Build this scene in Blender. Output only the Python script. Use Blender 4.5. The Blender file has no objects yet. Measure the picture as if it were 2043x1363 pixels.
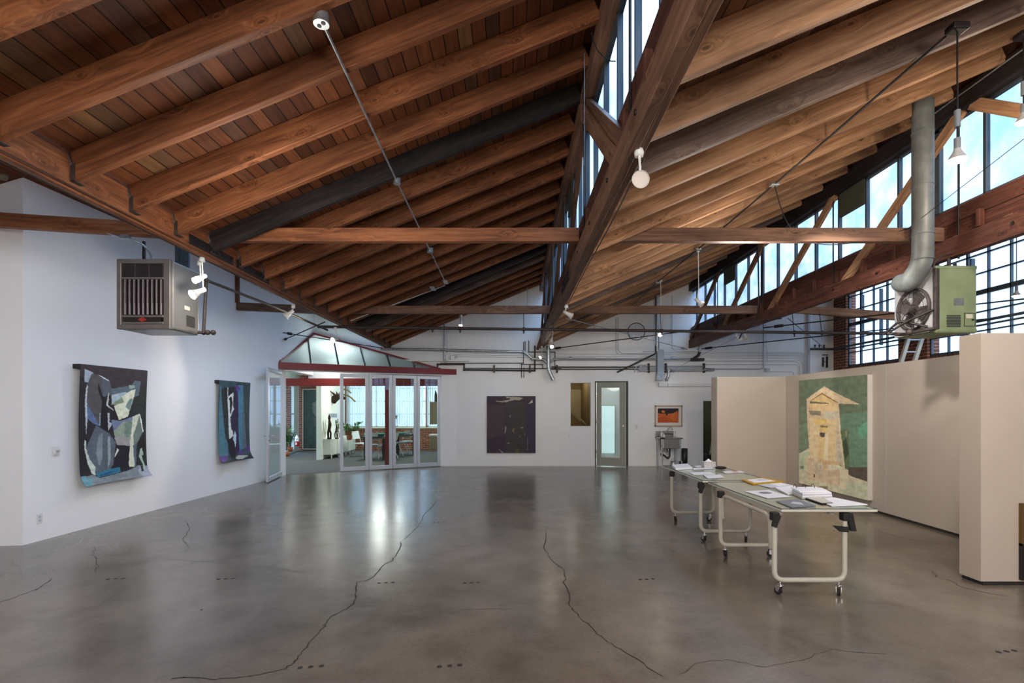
import bpy, bmesh, math, random
from mathutils import Vector, Matrix, noise as mnoise
R = math.radians
random.seed(7)
sc = bpy.context.scene
col = sc.collection
# ------------------------------------------------------------------ frame
S = 1021.5; CX = 1021.5; HY = 817.0; EH = 1.6
def at(px, py, D): return Vector(((px-CX)*D/S, D, EH+(HY-py)*D/S))
def atx(px, py, X): return at(px, py, X*S/(px-CX))
def atz(px, py, z=0.0): return at(px, py, (EH-z)*S/(py-HY))
BACK = 14.46
def bw(px, py, off=0.0): return at(px, py, BACK-off)
def LW(D): return -5.754+0.0397*(D-6.025)          # left wall line
def PW(D): return 5.61+0.0258*(D-6.41)             # partition line
# ------------------------------------------------------------------ materials
MAT = {}
def newmat(name):
    m = bpy.data.materials.new(name); m.use_nodes = True
    nt = m.node_tree; b = nt.nodes['Principled BSDF']
    MAT[name] = m
    return m, nt, b
def lin(c):
    f = lambda v: v/12.92 if v <= .04045 else ((v+.055)/1.055)**2.4
    return tuple(f(x/255.0) for x in c[:3])
def N(nt, t, **kw):
    n = nt.nodes.new(t)
    for k, v in kw.items():
        if k in n.inputs: n.inputs[k].default_value = v
        else: setattr(n, k, v)
    return n
def ramp(nt, stops):
    r = nt.nodes.new('ShaderNodeValToRGB'); e = r.color_ramp.elements
    while len(e) < len(stops): e.new(.5)
    for i, (p, c) in enumerate(stops):
        e[i].position = p; e[i].color = (*c, 1) if len(c) == 3 else c
    return r
def plain(name, c, rough=.6, metal=0.0, spec=.5, noise=0.0, scale=8, emit=None, es=0, bump=0):
    m, nt, b = newmat(name)
    b.inputs['Base Color'].default_value = (*c, 1)
    b.inputs['Roughness'].default_value = rough
    b.inputs['Metallic'].default_value = metal
    b.inputs['Specular IOR Level'].default_value = spec
    if emit:
        b.inputs['Emission Color'].default_value = (*emit, 1); b.inputs['Emission Strength'].default_value = es
    if noise or bump:
        tc = N(nt, 'ShaderNodeTexCoord'); n = N(nt, 'ShaderNodeTexNoise', Scale=scale, Detail=5.0)
        nt.links.new(tc.outputs['Object'], n.inputs['Vector'])
        if noise:
            r = ramp(nt, [(.3, tuple(x*(1-noise) for x in c)), (.7, tuple(min(1, x*(1+noise)) for x in c))])
            nt.links.new(n.outputs['Fac'], r.inputs['Fac']); nt.links.new(r.outputs['Color'], b.inputs['Base Color'])
        if bump:
            bp = N(nt, 'ShaderNodeBump', Strength=bump, Distance=.01)
            nt.links.new(n.outputs['Fac'], bp.inputs['Height']); nt.links.new(bp.outputs['Normal'], b.inputs['Normal'])
    return m
def wood(name, dark, mid, light, knot=.5, rough=.6, stain=.35):
    """timber with the grain along local x, its own tone on each object"""
    m, nt, b = newmat(name); L = nt.links.new
    tc = N(nt, 'ShaderNodeTexCoord'); oi = N(nt, 'ShaderNodeObjectInfo')
    mul = N(nt, 'ShaderNodeMath', operation='MULTIPLY'); mul.inputs[1].default_value = 53.0
    L(oi.outputs['Random'], mul.inputs[0])
    add = N(nt, 'ShaderNodeVectorMath', operation='ADD'); L(tc.outputs['Object'], add.inputs[0])
    L(mul.outputs[0], add.inputs[1])
    sp = N(nt, 'ShaderNodeSeparateXYZ'); L(add.outputs[0], sp.inputs[0])
    yz = N(nt, 'ShaderNodeMath', operation='ADD'); L(sp.outputs['Y'], yz.inputs[0]); L(sp.outputs['Z'], yz.inputs[1])
    kx = N(nt, 'ShaderNodeMath', operation='MULTIPLY'); kx.inputs[1].default_value = 1.9; L(sp.outputs['X'], kx.inputs[0])
    ky = N(nt, 'ShaderNodeMath', operation='MULTIPLY'); ky.inputs[1].default_value = 3.6; L(yz.outputs[0], ky.inputs[0])
    kc = N(nt, 'ShaderNodeCombineXYZ'); L(kx.outputs[0], kc.inputs[0]); L(ky.outputs[0], kc.inputs[1])
    vo = N(nt, 'ShaderNodeTexVoronoi', voronoi_dimensions='2D', Scale=1.0, Randomness=1.0); L(kc.outputs[0], vo.inputs['Vector'])
    r3 = ramp(nt, [(.03, (1-knot,)*3), (.06, (1.15, 1.1, 1.05)), (.085, (1-knot*.45,)*3), (.12, (1.12, 1.08, 1.0)), (.19, (1, 1, 1))]); L(vo.outputs['Distance'], r3.inputs['Fac'])
    wr = N(nt, 'ShaderNodeMapRange'); wr.interpolation_type = 'SMOOTHSTEP'; wr.inputs[1].default_value = .32; wr.inputs[2].default_value = .0; wr.inputs[3].default_value = 0; wr.inputs[4].default_value = .06; L(vo.outputs['Distance'], wr.inputs[0])
    wv = N(nt, 'ShaderNodeCombineXYZ'); L(wr.outputs[0], wv.inputs[1]); L(wr.outputs[0], wv.inputs[2])
    ad2 = N(nt, 'ShaderNodeVectorMath', operation='ADD'); L(add.outputs[0], ad2.inputs[0]); L(wv.outputs[0], ad2.inputs[1])
    mp = N(nt, 'ShaderNodeMapping'); mp.inputs['Scale'].default_value = (1.0, 18, 18); L(ad2.outputs[0], mp.inputs['Vector'])
    n1 = N(nt, 'ShaderNodeTexNoise', Scale=1.6, Detail=6.0, Roughness=.62, Distortion=.6); L(mp.outputs[0], n1.inputs['Vector'])
    mp2 = N(nt, 'ShaderNodeMapping'); mp2.inputs['Scale'].default_value = (1.2, 2.5, 2.5); L(add.outputs[0], mp2.inputs['Vector'])
    n2 = N(nt, 'ShaderNodeTexNoise', Scale=1.0, Detail=4.0); L(mp2.outputs[0], n2.inputs['Vector'])
    r1 = ramp(nt, [(.28, dark), (.5, mid), (.72, light)]); L(n1.outputs['Fac'], r1.inputs['Fac'])
    # broad stains
    r2 = ramp(nt, [(.35, (1-stain,)*3), (.62, (1.12,)*3)]); L(n2.outputs['Fac'], r2.inputs['Fac'])
    mx = N(nt, 'ShaderNodeMix', data_type='RGBA', blend_type='MULTIPLY'); mx.inputs[0].default_value = 1
    L(r1.outputs[0], mx.inputs[6]); L(r2.outputs[0], mx.inputs[7])
    # knots, read on each face along the timber and across it
    mx2 = N(nt, 'ShaderNodeMix', data_type='RGBA', blend_type='MULTIPLY'); mx2.inputs[0].default_value = 1
    L(mx.outputs[2], mx2.inputs[6]); L(r3.outputs[0], mx2.inputs[7])
    hs = N(nt, 'ShaderNodeHueSaturation'); mr = N(nt, 'ShaderNodeMapRange'); mr.inputs[3].default_value = .82; mr.inputs[4].default_value = 1.18
    L(oi.outputs['Random'], mr.inputs[0]); L(mr.outputs[0], hs.inputs['Value']); L(mx2.outputs[2], hs.inputs['Color'])
    L(hs.outputs[0], b.inputs['Base Color'])
    b.inputs['Roughness'].default_value = rough; b.inputs['Specular IOR Level'].default_value = .3
    bp = N(nt, 'ShaderNodeBump', Strength=.25, Distance=.006); L(n1.outputs['Fac'], bp.inputs['Height']); L(bp.outputs[0], b.inputs['Normal'])
    return m
wood('wood_red', lin((84, 48, 28)), lin((128, 78, 48)), lin((156, 104, 68)))
wood('wood_tan', lin((124, 90, 66)), lin((164, 124, 92)), lin((190, 152, 120)))
wood('wood_dark', lin((26, 22, 24)), lin((40, 34, 35)), lin((54, 47, 46)), knot=.2)
wood('wood_grey', lin((74, 60, 54)), lin((104, 88, 80)), lin((130, 112, 102)), knot=.3)
wood('wood_chord', lin((78, 54, 42)), lin((114, 84, 66)), lin((140, 106, 86)))
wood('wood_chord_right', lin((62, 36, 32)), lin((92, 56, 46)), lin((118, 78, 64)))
def deck_mat(name, tones, seam=.012):
    m, nt, b = newmat(name); L = nt.links.new
    tc = N(nt, 'ShaderNodeTexCoord'); sp = N(nt, 'ShaderNodeSeparateXYZ'); L(tc.outputs['Object'], sp.inputs[0])
    d = N(nt, 'ShaderNodeMath', operation='DIVIDE'); d.inputs[1].default_value = .128; L(sp.outputs['X'], d.inputs[0])
    fl = N(nt, 'ShaderNodeMath', operation='FLOOR'); L(d.outputs[0], fl.inputs[0])
    fr = N(nt, 'ShaderNodeMath', operation='FRACT'); L(d.outputs[0], fr.inputs[0])
    w1 = N(nt, 'ShaderNodeTexWhiteNoise', noise_dimensions='1D'); L(fl.outputs[0], w1.inputs['W'])
    m5 = N(nt, 'ShaderNodeMath', operation='MULTIPLY_ADD'); m5.inputs[1].default_value = 3.1; L(w1.outputs['Value'], m5.inputs[0]); L(sp.outputs['Y'], m5.inputs[2])
    dy = N(nt, 'ShaderNodeMath', operation='DIVIDE'); dy.inputs[1].default_value = 2.43; L(m5.outputs[0], dy.inputs[0])
    fy = N(nt, 'ShaderNodeMath', operation='FLOOR'); L(dy.outputs[0], fy.inputs[0])
    cb = N(nt, 'ShaderNodeCombineXYZ'); L(fl.outputs[0], cb.inputs[0]); L(fy.outputs[0], cb.inputs[1])
    w2 = N(nt, 'ShaderNodeTexWhiteNoise', noise_dimensions='2D'); L(cb.outputs[0], w2.inputs['Vector'])
    rr = ramp(nt, tones); L(w2.outputs['Value'], rr.inputs['Fac'])
    mp = N(nt, 'ShaderNodeMapping'); mp.inputs['Scale'].default_value = (22, 1.6, 1); 
    ad = N(nt, 'ShaderNodeVectorMath', operation='MULTIPLY_ADD'); ad.inputs[1].default_value = (17, 31, 5)
    L(w2.outputs['Color'], ad.inputs[0]); L(tc.outputs['Object'], ad.inputs[2]); L(ad.outputs[0], mp.inputs['Vector'])
    n1 = N(nt, 'ShaderNodeTexNoise', Scale=1.3, Detail=6.0, Distortion=.5, Roughness=.6); L(mp.outputs[0], n1.inputs['Vector'])
    r1 = ramp(nt, [(.3, (.62,)*3), (.7, (1.25, 1.2, 1.15))]); L(n1.outputs['Fac'], r1.inputs['Fac'])
    mx = N(nt, 'ShaderNodeMix', data_type='RGBA', blend_type='MULTIPLY'); mx.inputs[0].default_value = 1
    L(rr.outputs[0], mx.inputs[6]); L(r1.outputs[0], mx.inputs[7])
    n3 = N(nt, 'ShaderNodeTexNoise', Scale=1.1, Detail=5.0); L(tc.outputs['Object'], n3.inputs['Vector'])
    r4 = ramp(nt, [(.38, (.62,)*3), (.55, (1,)*3)]); L(n3.outputs['Fac'], r4.inputs['Fac'])
    mx3 = N(nt, 'ShaderNodeMix', data_type='RGBA', blend_type='MULTIPLY'); mx3.inputs[0].default_value = .8
    L(mx.outputs[2], mx3.inputs[6]); L(r4.outputs[0], mx3.inputs[7])
    # seams between boards
    s1 = N(nt, 'ShaderNodeMath', operation='SUBTRACT'); s1.inputs[1].default_value = .5; L(fr.outputs[0], s1.inputs[0])
    s2 = N(nt, 'ShaderNodeMath', operation='ABSOLUTE'); L(s1.outputs[0], s2.inputs[0])
    s3 = ramp(nt, [(.455, (1,)*3), (.475, (.12,)*3)]); L(s2.outputs[0], s3.inputs['Fac'])
    mx2 = N(nt, 'ShaderNodeMix', data_type='RGBA', blend_type='MULTIPLY'); mx2.inputs[0].default_value = 1
    L(mx3.outputs[2], mx2.inputs[6]); L(s3.outputs[0], mx2.inputs[7]); L(mx2.outputs[2], b.inputs['Base Color'])
    b.inputs['Roughness'].default_value = .7; b.inputs['Specular IOR Level'].default_value = .25
    bp = N(nt, 'ShaderNodeBump', Strength=.6, Distance=.01); L(s3.outputs[0], bp.inputs['Height']); L(bp.outputs[0], b.inputs['Normal'])
deck_mat('deck_red', [(0, lin((74, 42, 26))), (.35, lin((104, 60, 36))), (.7, lin((116, 70, 42))), (.9, lin((80, 56, 44))), (1, lin((124, 90, 58)))])
deck_mat('deck_tan', [(0, lin((84, 56, 42))), (.4, lin((112, 76, 56))), (.75, lin((100, 74, 60))), (1, lin((130, 96, 72)))])
plain('wall_white', (.86, .86, .86), .85, noise=.012, scale=1.5, bump=.02)
plain('wall_cool', (.84, .85, .85), .85, noise=.02, scale=2)
plain('wall_green', (.76, .82, .74), .85, noise=.02)
plain('panel_cream', (.52, .45, .385), .85, noise=.02, scale=3, bump=.03)
plain('black', (.012, .011, .012), .5)
plain('black_gloss', (.01, .01, .012), .2)
plain('steel_black', (.035, .03, .03), .5, .6, noise=.3, scale=20)
plain('galv', (.42, .45, .46), .38, .85, noise=.25, scale=14)
plain('galv_paint', (.33, .37, .40), .55, .2)
plain('conduit_white', (.50, .53, .55), .5)
plain('steel', (.62, .62, .6), .28, 1.0)
plain('chrome', (.75, .75, .76), .12, 1.0)
plain('alu', (.58, .62, .66), .42, .55)
plain('rust_pipe', (.045, .034, .030), .6, .3, noise=.35, scale=18)
plain('red_paint', lin((122, 22, 26)), .45, noise=.06)
plain('red_beam', lin((128, 30, 24)), .6, noise=.06)
plain('window_steel', (.06, .075, .085), .5, .2)
plain('table_top', (.66, .65, .57), .35)
plain('frame_cream', (.56, .54, .46), .4)
plain('rubber', (.012, .012, .012), .75)
plain('paper', (.80, .80, .84), .8)
plain('paper_grey', (.55, .56, .60), .8)  # plain grey for covers, prints and page layers
plain('paper_pink', (.70, .42, .42), .8)
plain('print_dark', (.22, .23, .25), .5)
plain('yellow', lin((196, 150, 30)), .5)
plain('teal', lin((40, 140, 130)), .5)
plain('maroon', lin((34, 14, 22)), .8, noise=.3, scale=40)
plain('carpet', lin((86, 86, 84)), .98, noise=.2, scale=60, bump=.2)
plain('cab_white', (.66, .72, .66), .4)
plain('gold_brown', lin((96, 72, 34)), .6)
plain('cab_tan', lin((140, 128, 104)), .6)
plain('chair_plastic', (.62, .68, .68), .45)
plain('heater_grey', lin((132, 130, 126)), .38, .45, noise=.12, scale=3)
plain('heater_dark', lin((70, 66, 64)), .45, .5, noise=.15, scale=4)
plain('heater_fin', lin((84, 74, 76)), .4, .5)
plain('heater_front', lin((116, 110, 105)), .42, .4, noise=.1, scale=4)
plain('heater_green', lin((128, 142, 104)), .5, .1, noise=.14, scale=5)
plain('heater_soot', (.045, .035, .035), .7, .2, noise=.5, scale=9)
plain('heater_white', (.28, .28, .29), .6, noise=.2, scale=6)
plain('duct_metal', lin((112, 117, 116)), .5, .25, noise=.2, scale=9)
plain('red_logo', lin((150, 40, 30)), .5)
plain('label_paper', lin((200, 196, 180)), .7)
plain('lamp_white', (.72, .73, .72), .4)
plain('lamp_glass', (.6, .55, .5), .5)
plain('lit', (1, .95, .85), .5, emit=(1, .93, .80), es=9)
plain('lit_warm', (1, .9, .8), .5, emit=(1, .86, .66), es=7)
plain('mat_board', (.74, .70, .66), .8)
plain('pic_wood', lin((176, 158, 130)), .5)
plain('door_grey', lin((142, 144, 136)), .5)
plain('door_cream', lin((200, 204, 180)), .5)
plain('stair_brown', lin((112, 92, 52)), .8, noise=.05)
plain('stair_beige', lin((150, 134, 98)), .8)
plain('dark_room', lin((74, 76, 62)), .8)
plain('bone', lin((120, 100, 60)), .7, noise=.3, scale=30)
plain('fur_dark', lin((50, 34, 24)), .9, noise=.4, scale=40)
plain('leaf', lin((70, 120, 40)), .6, noise=.35, scale=12)
plain('leaf_dark', lin((40, 74, 34)), .6, noise=.35, scale=12)
plain('terracotta', lin((170, 90, 50)), .8)
plain('ext_red', lin((180, 24, 26)), .3)
plain('vent_disc', (.62, .66, .69), .6)
def glass(name, tint, gl=.06, rough=.05, trans=0.0):
    m, nt, b = newmat(name); nt.nodes.remove(b); L = nt.links.new
    out = nt.nodes['Material Output']
    t = N(nt, 'ShaderNodeBsdfTransparent'); t.inputs[0].default_value = (*tint, 1)
    g = N(nt, 'ShaderNodeBsdfGlossy', Roughness=rough); g.inputs[0].default_value = (.9, .95, 1, 1)
    fr = N(nt, 'ShaderNodeLayerWeight', Blend=.5); pw = N(nt, 'ShaderNodeMath', operation='POWER'); pw.inputs[1].default_value = 5.0; L(fr.outputs['Facing'], pw.inputs[0])
    mu = N(nt, 'ShaderNodeMath', operation='MULTIPLY_ADD'); mu.inputs[1].default_value = .5; mu.inputs[2].default_value = gl*.5; L(pw.outputs[0], mu.inputs[0]); mu.use_clamp = True
    mx = N(nt, 'ShaderNodeMixShader'); L(mu.outputs[0], mx.inputs[0]); L(t.outputs[0], mx.inputs[1]); L(g.outputs[0], mx.inputs[2])
    fin = mx
    if trans:
        tl = N(nt, 'ShaderNodeBsdfTranslucent'); tl.inputs[0].default_value = (*tint, 1)
        m2 = N(nt, 'ShaderNodeMixShader'); m2.inputs[0].default_value = trans; L(mx.outputs[0], m2.inputs[1]); L(tl.outputs[0], m2.inputs[2]); fin = m2
    L(fin.outputs[0], out.inputs[0])
glass('pane', (.90, .95, 1.0), .03)
def pane_wired():
    m, nt, b = newmat('pane_wired'); nt.nodes.remove(b); L = nt.links.new; out = nt.nodes['Material Output']
    tc = N(nt, 'ShaderNodeTexCoord'); n = N(nt, 'ShaderNodeTexNoise', Scale=2.2, Detail=5.0); L(tc.outputs['Object'], n.inputs['Vector'])
    r = ramp(nt, [(.35, (.66, .78, .90)), (.62, (.93, .97, 1.0))]); L(n.outputs['Fac'], r.inputs['Fac'])
    t = N(nt, 'ShaderNodeBsdfTransparent'); L(r.outputs[0], t.inputs[0]); g = N(nt, 'ShaderNodeBsdfGlossy', Roughness=.15)
    mx = N(nt, 'ShaderNodeMixShader'); mx.inputs[0].default_value = .05; L(t.outputs[0], mx.inputs[1]); L(g.outputs[0], mx.inputs[2]); L(mx.outputs[0], out.inputs[0])
pane_wired()
glass('clear_glass', (.90, .94, .93), .07, .02)
glass('skylight_glass', (.80, .90, .91), .14, .08, .35)
glass('door_glass', (.74, .80, .79), .10, .03)
glass('table_glass', (.95, .97, .93), .10, .02)
glass('blind', (.86, .93, .92), .0, .5, .75)
def tissue_mat():
    m, nt, b = newmat('tissue_pattern'); tc = N(nt, 'ShaderNodeTexCoord'); v = N(nt, 'ShaderNodeTexVoronoi', Scale=90.0); nt.links.new(tc.outputs['Object'], v.inputs['Vector'])
    r = ramp(nt, [(.25, (.10, .10, .11)), (.45, (.62, .62, .64))]); nt.links.new(v.outputs['Distance'], r.inputs['Fac']); nt.links.new(r.outputs[0], b.inputs['Base Color']); b.inputs['Roughness'].default_value = .7
tissue_mat()
plain('hall_pane_glow', (.75, .88, .90), .4, emit=(.70, .88, .92), es=.55)  # glows by emission in place of daylight behind it
def translucent(name, c):
    m, nt, b = newmat(name); nt.nodes.remove(b)
    t = N(nt, 'ShaderNodeBsdfTranslucent'); t.inputs[0].default_value = (*c, 1); d = N(nt, 'ShaderNodeBsdfDiffuse'); d.inputs[0].default_value = (*c, 1)
    mx = N(nt, 'ShaderNodeMixShader'); mx.inputs[0].default_value = .15
    nt.links.new(t.outputs[0], mx.inputs[1]); nt.links.new(d.outputs[0], mx.inputs[2]); nt.links.new(mx.outputs[0], nt.nodes['Material Output'].inputs[0])
translucent('slat', (.95, .97, .96))
def brick(name, axis):
    m, nt, b = newmat(name); L = nt.links.new
    tc = N(nt, 'ShaderNodeTexCoord'); sp = N(nt, 'ShaderNodeSeparateXYZ'); L(tc.outputs['Object'], sp.inputs[0])
    cb = N(nt, 'ShaderNodeCombineXYZ'); L(sp.outputs[axis], cb.inputs[0]); L(sp.outputs['Z'], cb.inputs[1])
    br = N(nt, 'ShaderNodeTexBrick'); L(cb.outputs[0], br.inputs['Vector'])
    br.inputs['Color1'].default_value = (*lin((122, 66, 46)), 1); br.inputs['Color2'].default_value = (*lin((92, 50, 38)), 1)
    br.inputs['Mortar'].default_value = (*lin((170, 138, 112)), 1)
    br.inputs['Scale'].default_value = 1; br.inputs['Brick Width'].default_value = .22; br.inputs['Row Height'].default_value = .075
    br.inputs['Mortar Size'].default_value = .007; br.inputs['Bias'].default_value = -.1
    n = N(nt, 'ShaderNodeTexNoise', Scale=14.0, Detail=4.0); L(tc.outputs['Object'], n.inputs['Vector'])
    r = ramp(nt, [(.3, (.7,)*3), (.7, (1.25,)*3)]); L(n.outputs['Fac'], r.inputs['Fac'])
    mx = N(nt, 'ShaderNodeMix', data_type='RGBA', blend_type='MULTIPLY'); mx.inputs[0].default_value = 1
    L(br.outputs['Color'], mx.inputs[6]); L(r.outputs[0], mx.inputs[7]); L(mx.outputs[2], b.inputs['Base Color'])
    b.inputs['Roughness'].default_value = .85
    bp = N(nt, 'ShaderNodeBump', Strength=.4, Distance=.01); bp.invert = True; L(br.outputs['Fac'], bp.inputs['Height']); L(bp.outputs[0], b.inputs['Normal'])
brick('brick_x', 'X'); brick('brick_y', 'Y')
def floor_mat():
    m, nt, b = newmat('concrete'); L = nt.links.new
    tc = N(nt, 'ShaderNodeTexCoord')
    n1 = N(nt, 'ShaderNodeTexNoise', Scale=.55, Detail=5.0, Roughness=.55, Distortion=.4); L(tc.outputs['Object'], n1.inputs['Vector'])
    n2 = N(nt, 'ShaderNodeTexNoise', Scale=2.6, Detail=5.0, Roughness=.55, Distortion=.2); L(tc.outputs['Object'], n2.inputs['Vector'])
    n3 = N(nt, 'ShaderNodeTexNoise', Scale=42.0, Detail=4.0); L(tc.outputs['Object'], n3.inputs['Vector'])
    r1 = ramp(nt, [(.32, (.132, .110, .088)), (.5, (.182, .153, .124)), (.68, (.232, .197, .162))]); L(n1.outputs['Fac'], r1.inputs['Fac'])
    r2 = ramp(nt, [(.3, (.76, .75, .74)), (.5, (1, 1, 1)), (.7, (1.14, 1.13, 1.12))]); L(n2.outputs['Fac'], r2.inputs['Fac'])
    mx = N(nt, 'ShaderNodeMix', data_type='RGBA', blend_type='MULTIPLY'); mx.inputs[0].default_value = 1
    L(r1.outputs[0], mx.inputs[6]); L(r2.outputs[0], mx.inputs[7])
    r3 = ramp(nt, [(.3, (.92,)*3), (.6, (1.04,)*3)]); L(n3.outputs['Fac'], r3.inputs['Fac'])
    mx2 = N(nt, 'ShaderNodeMix', data_type='RGBA', blend_type='MULTIPLY'); mx2.inputs[0].default_value = 1
    L(mx.outputs[2], mx2.inputs[6]); L(r3.outputs[0], mx2.inputs[7]); L(mx2.outputs[2], b.inputs['Base Color'])
    rr = ramp(nt, [(.3, (.18,)*3), (.7, (.27,)*3)]); L(n1.outputs['Fac'], rr.inputs['Fac']); L(rr.outputs[0], b.inputs['Roughness'])
    b.inputs['IOR'].default_value = 1.5; b.inputs['Specular IOR Level'].default_value = .6
floor_mat()
plain('crack', (.03, .026, .022), .8)
plain('dark_seam', (.02, .018, .016), .7)
def paint_mat():
    m, nt, b = newmat('canvas_paint'); L = nt.links.new
    a = N(nt, 'ShaderNodeAttribute', attribute_name='Col'); tc = N(nt, 'ShaderNodeTexCoord')
    n = N(nt, 'ShaderNodeTexNoise', Scale=9.0, Detail=8.0, Roughness=.7, Distortion=1.2); L(tc.outputs['Object'], n.inputs['Vector'])
    r = ramp(nt, [(.3, (.88,)*3), (.7, (1.14,)*3)]); L(n.outputs['Fac'], r.inputs['Fac'])
    mx = N(nt, 'ShaderNodeMix', data_type='RGBA', blend_type='MULTIPLY'); mx.inputs[0].default_value = 1
    L(a.outputs['Color'], mx.inputs[6]); L(r.outputs[0], mx.inputs[7]); L(mx.outputs[2], b.inputs['Base Color'])
    b.inputs['Roughness'].default_value = .55; b.inputs['Specular IOR Level'].default_value = .3
paint_mat()
# ------------------------------------------------------------------ mesh builder
class MB:
    def __init__(s): s.v = []; s.f = []; s.m = []; s.sm = []
    def add(s, vs, fs, mi=0, smooth=False):
        o = len(s.v); s.v += [Vector(v) for v in vs]
        for f in fs: s.f.append([o+i for i in f]); s.m.append(mi); s.sm.append(smooth)
        return s
    def box(s, a, b, mi=0, M=None):
        x0, y0, z0 = (min(a[i], b[i]) for i in range(3)); x1, y1, z1 = (max(a[i], b[i]) for i in range(3))
        vs = [Vector(p) for p in ((x0,y0,z0),(x1,y0,z0),(x1,y1,z0),(x0,y1,z0),(x0,y0,z1),(x1,y0,z1),(x1,y1,z1),(x0,y1,z1))]
        if M: vs = [M @ v for v in vs]
        return s.add(vs, [(0,3,2,1),(4,5,6,7),(0,1,5,4),(1,2,6,5),(2,3,7,6),(3,0,4,7)], mi)
    def rbox(s, a, b, r=.01, mi=0, M=None, seg=2):
        bm = bmesh.new(); bmesh.ops.create_cube(bm, size=1)
        c = (Vector(a)+Vector(b))/2; d = Vector([abs(a[i]-b[i]) for i in range(3)])
        for v in bm.verts: v.co = Vector((v.co.x*d.x, v.co.y*d.y, v.co.z*d.z))+c
        bmesh.ops.bevel(bm, geom=list(bm.edges), offset=min(r, min(d)*.45), segments=seg, affect='EDGES', profile=.5)
        bm.verts.index_update()
        vs = [M @ v.co if M else v.co.copy() for v in bm.verts]; fs = [[v.index for v in f.verts] for f in bm.faces]
        bm.free(); return s.add(vs, fs, mi, False)
    def tube(s, pts, r, n=10, mi=0, cap=True, closed=False):
        pts = [Vector(p) for p in pts]; rs = r if isinstance(r, (list, tuple)) else [r]*len(pts)
        rings = []; prev = None; K = len(pts)
        for i, p in enumerate(pts):
            if closed: t = (pts[(i+1) % K]-p).normalized()+(p-pts[i-1]).normalized()
            elif i == 0: t = pts[1]-p
            elif i == K-1: t = p-pts[i-1]
            else: t = (pts[i+1]-p).normalized()+(p-pts[i-1]).normalized()
            if t.length < 1e-9: t = Vector((0, 0, 1))
            t.normalize()
            if prev is None:
                u = t.orthogonal().normalized()
            else:
                u = (prev-t*prev.dot(t))
                u = u.normalized() if u.length > 1e-6 else t.orthogonal().normalized()
            prev = u; w = t.cross(u)
            k = 1.0
            if 0 < i < K-1:
                c = (pts[i+1]-p).normalized().dot((p-pts[i-1]).normalized()); k = 1/max(.5, math.sqrt((1+max(-.9, c))/2))
            rings.append([p+(u*math.cos(2*math.pi*j/n)+w*math.sin(2*math.pi*j/n))*rs[i] for j in range(n)])
        vs = [v for rg in rings for v in rg]; fs = []
        for i in range(K if closed else K-1):
            a = i*n; b2 = ((i+1) % K)*n
            for j in range(n): fs.append((a+j, a+(j+1) % n, b2+(j+1) % n, b2+j))
        s.add(vs, fs, mi, True)
        if cap and not closed:
            s.add(rings[0], [list(range(n))[::-1]], mi); s.add(rings[-1], [list(range(n))], mi)
        return s
    def cyl(s, a, b, r, n=16, mi=0, r2=None): return s.tube([a, b], [r, r if r2 is None else r2], n, mi)
    def prism(s, poly, d, mi=0):
        poly = [Vector(p) for p in poly]; d = Vector(d); n = len(poly)
        return s.add(poly+[p+d for p in poly], [list(range(n))[::-1], [n+i for i in range(n)]]+[(i, (i+1) % n, n+(i+1) % n, n+i) for i in range(n)], mi)
    def quad(s, *p, mi=0): return s.add(p, [tuple(range(len(p)))], mi)
    def lathe(s, prof, c, ax=(0, 0, 1), n=20, mi=0):
        ax = Vector(ax).normalized(); c = Vector(c); u = ax.orthogonal().normalized(); w = ax.cross(u)
        vs = []; fs = []
        for (r, h) in prof:
            for j in range(n):
                a = 2*math.pi*j/n; vs.append(c+ax*h+(u*math.cos(a)+w*math.sin(a))*max(r, 1e-4))
        for i in range(len(prof)-1):
            for j in range(n): fs.append((i*n+j, i*n+(j+1) % n, (i+1)*n+(j+1) % n, (i+1)*n+j))
        return s.add(vs, fs, mi, True)
    def sphere(s, c, r, n=12, mi=0, sc3=(1, 1, 1)):
        c = Vector(c); vs = []; fs = []; K = n//2
        for i in range(K+1):
            a = math.pi*i/K
            for j in range(n):
                b = 2*math.pi*j/n
                vs.append(c+Vector((r*sc3[0]*math.sin(a)*math.cos(b), r*sc3[1]*math.sin(a)*math.sin(b), r*sc3[2]*math.cos(a))))
        for i in range(K):
            for j in range(n): fs.append((i*n+j, (i+1)*n+j, (i+1)*n+(j+1) % n, i*n+(j+1) % n))
        return s.add(vs, fs, mi, True)
    def build(s, name, mats, parent=None, origin=None, recalc=True):
        me = bpy.data.meshes.new(name)
        if parent is not None: o0 = Vector(parent['_o'])
        elif origin is not None: o0 = Vector(origin)
        else:
            lo = Vector([min(v[i] for v in s.v) for i in range(3)]); hi = Vector([max(v[i] for v in s.v) for i in range(3)])
            o0 = Vector(((lo.x+hi.x)/2, (lo.y+hi.y)/2, lo.z))
        me.from_pydata([v-o0 for v in s.v], [], s.f)
        if isinstance(mats, str): mats = [mats]
        for q in mats: me.materials.append(MAT[q])
        me.polygons.foreach_set('material_index', s.m); me.polygons.foreach_set('use_smooth', s.sm)
        me.update()
        if recalc:
            bm = bmesh.new(); bm.from_mesh(me); bmesh.ops.remove_doubles(bm, verts=bm.verts, dist=1e-5) if False else None
            bmesh.ops.recalc_face_normals(bm, faces=bm.faces); bm.to_mesh(me); bm.free()
        ob = bpy.data.objects.new(name, me); col.objects.link(ob)
        ob['_o'] = tuple(o0)
        if parent is not None: ob.parent = parent
        else: ob.location = o0
        return ob
def tag(o, label=None, cat=None, group=None, kind=None):
    if label: o['label'] = label
    if cat: o['category'] = cat
    if group: o['group'] = group
    if kind: o['kind'] = kind
    return o
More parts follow.
